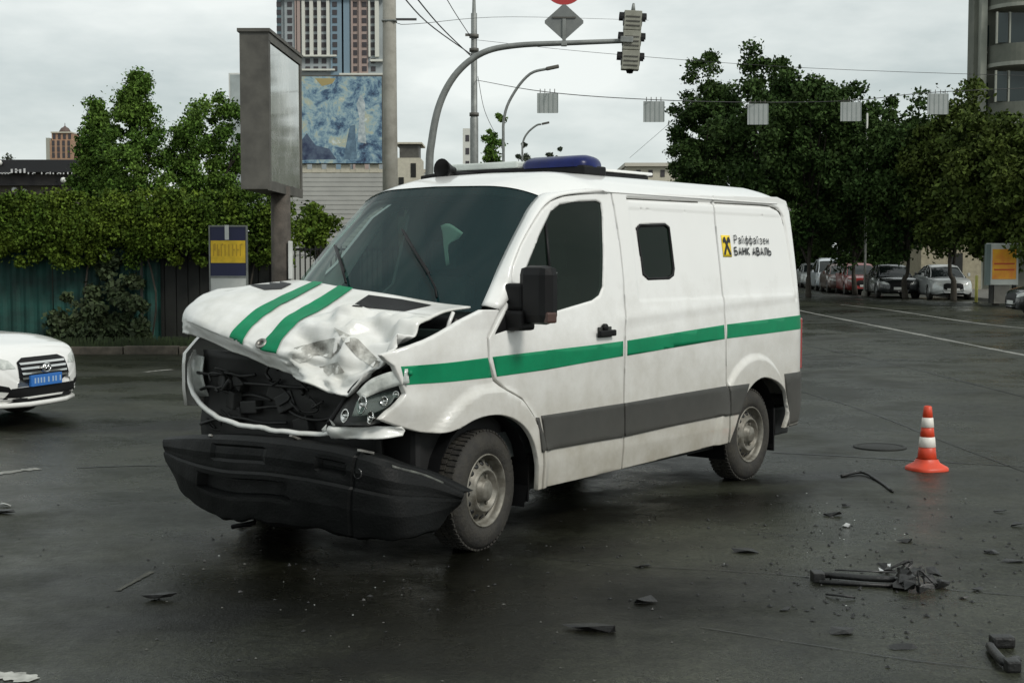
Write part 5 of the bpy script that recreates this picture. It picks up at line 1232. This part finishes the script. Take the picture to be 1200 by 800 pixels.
        for vv in bm.verts:
            hh_, n_, _, _ = bv.ray_cast(Vector((xf+1, vv.co.x, vv.co.y)) if front else Vector((-xf-1, vv.co.x, vv.co.y)), Vector((-1 if front else 1, 0, 0)))
            if hh_ is None:
                vv.co = Vector(((xf-.012 if front else -xf+.012)+off, vv.co.x, vv.co.y)); continue
            vv.co = hh_+Vector((off if front else -off, 0, 0))
        return bobj(name, bm, m, par or c, True)
    for sy in (-1, 1):
        dr('headlight', [(sy*.44, .60), (sy*.60, .60), (sy*.80, .66), (sy*.84, .76), (sy*.70, .74), (sy*.50, .68)], M['lens'])
        dr('tail_light', [(sy*.5, .72), (sy*.82, .70), (sy*.84, .86), (sy*.55, .86)], M['redlens'], front=False)
        if detail:
            dr('fog_recess', [(sy*.50, .36), (sy*.78, .40), (sy*.80, .48), (sy*.55, .42)], M['blk'])
        bxo('door_mirror', (.72, .84, sy*(wd+.02)-(.1 if sy < 0 else 0), sy*(wd+.02)+(.1 if sy > 0 else 0), .98, 1.12), body, c, .02)
    gr = dr('grille', [(-.42, .50), (-.30, .44), (.30, .44), (.42, .50), (.40, .66), (.30, .70), (-.30, .70), (-.40, .66)], M['blk'], .008)
    if detail:
        for k, zc in enumerate((.49, .54, .59, .64)):
            dr('grille_slat', [(-.37, zc-.010), (.37, zc-.010), (.38, zc+.012), (-.38, zc+.012)], M['chrome'], .018, par=gr)
        Me = Matrix.Translation((xf+.02, 0, .58)) @ Matrix.Rotation(R(90), 4, 'Y'); bm = bmesh.new()
        tube(bm, [Me @ Vector((.042*math.cos(a), .068*math.sin(a), 0)) for a in np.linspace(0, 2*math.pi, 20)], .009, 6, False)
        for sy in (-1, 1): tube(bm, [Me @ Vector((.038, sy*.028-.0, 0)), Me @ Vector((-.038, sy*.030, 0))], .008, 6)
        tube(bm, [Me @ Vector((.012, -.03, 0)), Me @ Vector((-.012, .03, 0))], .008, 6); bobj('emblem', bm, M['chrome'], gr, True)
        bmb = dr('bumper_trim', [(-.80, .28), (.80, .28), (.78, .335), (.45, .30), (-.45, .30), (-.78, .335)], body, .012)
        dr('lower_grille', [(-.60, .30), (-.40, .26), (.40, .26), (.60, .30), (.52, .40), (-.52, .40)], M['blk'], .008)
        tubo('bumper_lip', [(xf-.28, -.80, .24), (xf-.08, -.58, .23), (xf+.02, -.3, .225), (xf+.035, 0, .225), (xf+.02, .3, .225), (xf-.08, .58, .23), (xf-.28, .80, .24)], .028, body, c)
    lp = bxo('licence_plate', (xf-.01, xf+.022, -.26, .26, .40, .515) if detail else (xf-.02, xf+.01, -.26, .26, .38, .49), mat('plate_blue', (.03, .16, .50), .4) if detail else M['whitep'], c, .004)
    if detail:
        bm = bmesh.new(); y = -.21
        while y < .22: box(bm, xf+.022, xf+.025, y, y+.022, .43, .485); y += random.choice((.045, .05, .075))
        tag(bobj('plate_characters', bm, mat('plate_pale', (.35, .48, .62), .5), lp), kind='stuff')
    return c
M['polwhite'] = mat('white_car_paint', (.80, .80, .78), .25, coat=.8, dirt=((.5, .48, .42), .1, .6, .4))
front = np.array(W(53, 440, 14.4)); a_ = R(-17); hd_ = (math.cos(a_), math.sin(a_))
car('white_sedan', (front[0]-hd_[0]*2.3, 14.4-hd_[1]*2.3), hd_, M['polwhite'], 'white sedan with chrome grille and blue licence plate entering from the left edge', detail=True, h=1.47)
grp = 'cars parked along the right side of the road'
silver = mat('silver_paint', (.55, .57, .56), .3, .3, coat=.5); redp = mat('red_paint', (.20, .018, .016), .3, coat=.6); brown = mat('brown_paint', (.09, .05, .04), .3, coat=.5); pale = mat('pale_paint', (.50, .54, .57), .3, .2, coat=.5)
def pc(px, D, ang, m, lb_, **k): car('parked_car', (X(px, D), D), (math.cos(R(ang)), math.sin(R(ang))), m, lb_, group=grp, **k)
pc(1103, 60.5, -95, silver, 'silver white parked car nearest of the row, left of the yellow poster')
pc(1043, 63, -95, M['carblk'], 'black parked car between the red car and the silver one')
pc(1005, 69, -95, redp, 'dark red parked car in the middle of the row', h=1.5)
pc(985, 72.5, -96, brown, 'brown parked car tucked beside the red one', h=1.45)
pc(971, 77, -96, pale, 'tall pale parked car with roof higher than its neighbours', suv=True, h=1.75)
pc(952, 85, -96, silver, 'silver parked car half hidden by the rear of the van')
car('black_car', (X(1187, 41)+2.3, 41.2), (-1, 0.02), M['carblk'], 'black car cut by the right edge in front of the poster stand', h=1.42)

# ---------------- traffic cone
cn = empty('traffic_cone', tuple(G(1086, 550)), R(20), 'red and white striped traffic cone standing on the wet road', 'cone')
red = mat('cone_red', (.62, .055, .018), .45, var=.12, vscale=9); wb = mat('cone_white', (.75, .72, .66), .4, var=.08, vscale=9)
D = 11.1; sc = D/F
bm = bmesh.new(); pts = [(math.copysign(abs(math.cos(a))**.7, math.cos(a))*.155, math.copysign(abs(math.sin(a))**.7, math.sin(a))*.155) for a in np.linspace(0, 2*math.pi, 32, endpoint=False)]
rg = [[bm.verts.new((x*f, y*f, z)) for x, y in pts] for f, z in ((1, 0), (1, .018), (.93, .03), (.60, .06), (.50, .09))]
for A_, B_ in zip(rg, rg[1:]):
    for j in range(32): bm.faces.new((A_[j], A_[(j+1) % 32], B_[(j+1) % 32], B_[j]))
bobj('base', bm, red, cn, True)
def rcone(z): return .032+(.076-.032)*(1-(z-.09)/.42)
zs = [.085, .185, .275, .34, .43, .52]
for a, b_, m_, nm in ((.085, .185, red, 'cone_band'), (.185, .268, wb, 'reflective_band'), (.268, .345, red, 'cone_band'), (.345, .425, wb, 'reflective_band'), (.425, .515, red, 'cone_band')):
    o_ = .003 if m_ is wb else 0; latho(nm, [(rcone(a)+o_-.004, a), (rcone(a)+o_, a+.003), (rcone(b_)+o_, b_-.003), (rcone(b_)+o_-.004, b_)]+([(.02, .52), (.018, .50), (0, .49)] if b_ > .5 else []), m_, cn, 28)

# ---------------- debris
dbm = mat('broken_plastic', (.010, .010, .010), .45, var=.4, vscale=20, bump=.3); dbg = mat('broken_metal', (.10, .10, .10), .4, .5, c2=(.02, .02, .02), vscale=20)
def shard(px, py, s_, el, ang, m_, label, name='debris_piece', group='small pieces of debris on the wet road', n=9, flat=.35, seed=0):
    rr = random.Random(int(px*7+py)); p = G(px, py); bm = bmesh.new(); v = []
    for k in range(n):
        a = rr.uniform(0, 6.28); q = rr.uniform(.5, 1); v.append(bm.verts.new((math.cos(a)*s_*el*q, math.sin(a)*s_*q, rr.uniform(0, s_*flat*2))))
    bmesh.ops.convex_hull(bm, input=v)
    for q in bm.verts: q.co.z += .02*s_*math.sin(q.co.x*40)
    lo = min(q.co.z for q in bm.verts)
    for q in bm.verts: q.co.z -= lo+.002
    o = bobj(name, bm, m_); o.location = (p[0], p[1], .004); o.rotation_euler = (0, 0, ang); tag(o, label, 'debris', group); return o
for a in ((975, 604, .05, 2.0, .2, dbm, 'black broken chip midway between van rear wheel and cone base'), (991, 617, .035, 1.0, 0, mat('glass_shard', (.5, .5, .5), .2), 'tiny pale glinting shard right below the black chip'),
          (872, 647, .045, 2.2, -.2, dbm, 'dark splinter on the road below the rear wheel'), (757, 707, .05, 1.3, .3, dbm, 'dark lump lying below the middle of the van side'), (692, 738, .05, 3.6, -.1, dbm, 'long thin dark sliver near the bottom centre'),
          (984, 741, .055, 1.6, .1, dbm, 'dark wedge below the long broken bar'), (1166, 648, .04, 1.6, -.3, dbm, 'upper dark chip near the right edge'), (1183, 658, .035, 2.8, -.1, dbm, 'flat dark sliver below the upper chip at the right edge'),
          (1060, 635, .035, 1.8, .1, dbm, 'small dark chip above the broken bar and engine lump'), (186, 703, .05, 2.0, .1, dbm, 'dark chip on the empty road at lower left'), (8, 601, .07, 1.7, .1, dbm, 'dark chunk lying at the left edge below the white sedan'), (3, 594, .045, 1.6, .2, M['whitep'], 'pale fragment touching the dark chunk at the left edge'),
          (1146, 692, .03, 1.3, 0, dbm, 'round dark crumb right of the engine lump'), (1128, 701, .025, 1.5, 0, dbm, 'smaller dark crumb lower right of the engine lump'), (1193, 617, .04, 1.6, 0, dbm, 'dark chip cut by the right edge below the cone'), (993, 593, .03, 1.6, .3, dbm, 'little dark flake above the black chip'),
          (1058, 760, .03, 2.4, 0, dbm, 'thin flat sliver near the bottom right'), (920, 715, .022, 1.6, .5, dbm, 'tiny dark crumb left of the dark wedge'), (752, 664, .03, 2.2, .2, dbm, 'thin dark flake below the van sill'), (1172, 600, .03, 1.8, 0, dbm, 'small dark flake between cone and right edge'), (285, 618, .04, 1.7, .2, dbm, 'dark bit lying under the left half of the bumper')):
    shard(*a)
br = empty('broken_bar', tuple(G(1000, 684)), 0, 'long black broken bar with torn end lying on the road right of the van', 'debris')
o0 = np.array(G(1000, 684)); gl = lambda px, py, z=0: tuple(np.array(G(px, py))-o0+np.array([0, 0, z]))
tubo('bar', catmull([gl(957, 677, .02), gl(985, 681, .03), gl(1020, 684, .03), gl(1052, 685, .03)], 4), .018, dbm, br, 8); tubo('rail', [gl(960, 684, .012), gl(1050, 689, .012)], .012, dbm, br, 6)
bxo('flange', (-.03, .03, -.05, .05, 0, .05), dbm, br, .005, Matrix.Translation(gl(958, 680)))
tubo('bright_strip', [gl(978, 678, .05), gl(1050, 681, .05)], .005, dbg, br, 5)
def lump(name, px, py, s_, label, k=9, m1=dbm, m2=dbg):
    t = empty(name, tuple(G(px, py)), 0, label, 'debris'); rr = random.Random(int(px))
    for i in range(k):
        bm = bmesh.new(); c = Vector((rr.uniform(-1, 1)*s_*1.3, rr.uniform(-.8, .8)*s_, rr.uniform(.1, .7)*s_)); v = [bm.verts.new(c+Vector((rr.uniform(-1, 1), rr.uniform(-1, 1), rr.uniform(-.6, .6)))*s_*.45) for _ in range(9)]
        bmesh.ops.convex_hull(bm, input=v)
        for q in bm.verts: q.co.z = max(q.co.z, 0)
        bobj('fragment', bm, m2 if i % 4 == 0 else m1, t)
    for i in range(3):
        a = Vector((rr.uniform(-1, 1)*s_, rr.uniform(-.5, .5)*s_, .02)); tubo('torn_wire', catmull([a, a+Vector((rr.uniform(-.5, 1)*s_, .2*s_, s_*.8)), a+Vector((s_*rr.uniform(-1.3, 1.6), 0, .01))], 4), .005, m1, t, 5)
    return t
lump('engine_fragment', 1075, 690, .11, 'black jagged engine fragment at the right end of the broken bar', 12)
lump('mangled_part', 1051, 672, .07, 'small mangled part with a metallic glint above the broken bar', 8, dbm, mat('glint', (.6, .6, .6), .2, .8))
lg = empty('lever_fragment', tuple(G(1178, 780)), 0, 'black bent fragment lying at the bottom right corner', 'debris')
o0 = np.array(G(1178, 780)); tubo('bent_arm', catmull([gl(1160, 762, .02), gl(1167, 774, .03), gl(1178, 784, .03), gl(1192, 778, .02)], 5), .020, dbm, lg, 8)
bxo('pad', (-.05, .05, -.035, .035, 0, .05), dbm, lg, .012, Matrix.Translation(gl(1174, 757))); bxo('lug', (-.03, .03, -.03, .03, 0, .05), dbm, lg, .01, Matrix.Translation(gl(1186, 786)))
cb = tubo('torn_cable', catmull([tuple(G(986, 559)+np.array([0, 0, .01])), tuple(G(1010, 556)+np.array([0, 0, .02])), tuple(G(1030, 565)+np.array([0, 0, .01])), tuple(G(1046, 577)+np.array([0, 0, .01]))], 5), .012, dbm, None, 6); tag(cb, 'thin black torn cable curving on the road left of the cone', 'debris')
cb = tubo('bent_rod', catmull([tuple(G(968, 698)+np.array([0, 0, .01])), tuple(G(985, 702)+np.array([0, 0, .02])), tuple(G(1002, 702)+np.array([0, 0, .01]))], 4), .006, dbm, None, 6); tag(cb, 'thin bent dark rod just below the left end of the broken bar', 'debris')
mh = empty('manhole_cover', tuple(G(1031, 524)), 0, 'dark round manhole cover sunk in the road left of the cone', 'manhole')
latho('cover', [(.0, .010), (.19, .010), (.20, .006)], M['gate'], mh, 28); latho('ring', [(.20, .004), (.20, .012), (.235, .012), (.24, .0)], M['gate'], mh, 28)

# fine crash crumbs and glass grains
def grains(name, n, cx, cy, sx, sy, s0, m):
    V, Fc = [], []
    for i in range(n):
        p = G(cx+random.gauss(0, sx), min(798, cy+random.gauss(0, sy))); r_ = s0*random.uniform(.4, 1.5); k = len(V)
        for a in range(4): q = a*1.57+random.uniform(-.5, .5); V.append((p[0]+r_*math.cos(q)*random.uniform(.6, 1.4), p[1]+r_*math.sin(q), .003))
        V.append((p[0]+random.uniform(-.3, .3)*r_, p[1], .003+r_*random.uniform(.3, .9))); Fc += [(k, k+1, k+4), (k+1, k+2, k+4), (k+2, k+3, k+4), (k+3, k, k+4)]
    tag(mobj(name, V, Fc, m), kind='stuff')
grains('plastic_crumbs', 220, 1050, 670, 110, 45, .010, dbm); grains('plastic_crumbs', 160, 900, 640, 120, 50, .009, dbm); grains('plastic_crumbs', 120, 420, 660, 180, 40, .009, dbm)
grains('glass_grains', 40, 1000, 620, 90, 40, .005, mat('grain_glass', (.4, .42, .4), .2)); grains('glass_grains', 20, 260, 640, 120, 50, .005, mat('grain_glass_b', (.3, .32, .3), .2))
grains('gravel', 260, 700, 600, 500, 120, .006, mat('gravel_grey', (.09, .09, .08), .8))

ft, fr_ = [], []
for i in range(260):
    x = random.uniform(-190, 190); ft.append((x, 235+random.uniform(-8, 8), random.uniform(.5, 5.5))); fr_.append(random.uniform(1.5, 3.2))
tag(quads('far_treeline', leaves(ft, fr_, 16000, .9, .8, 1.3), M['leafE']), kind='stuff')
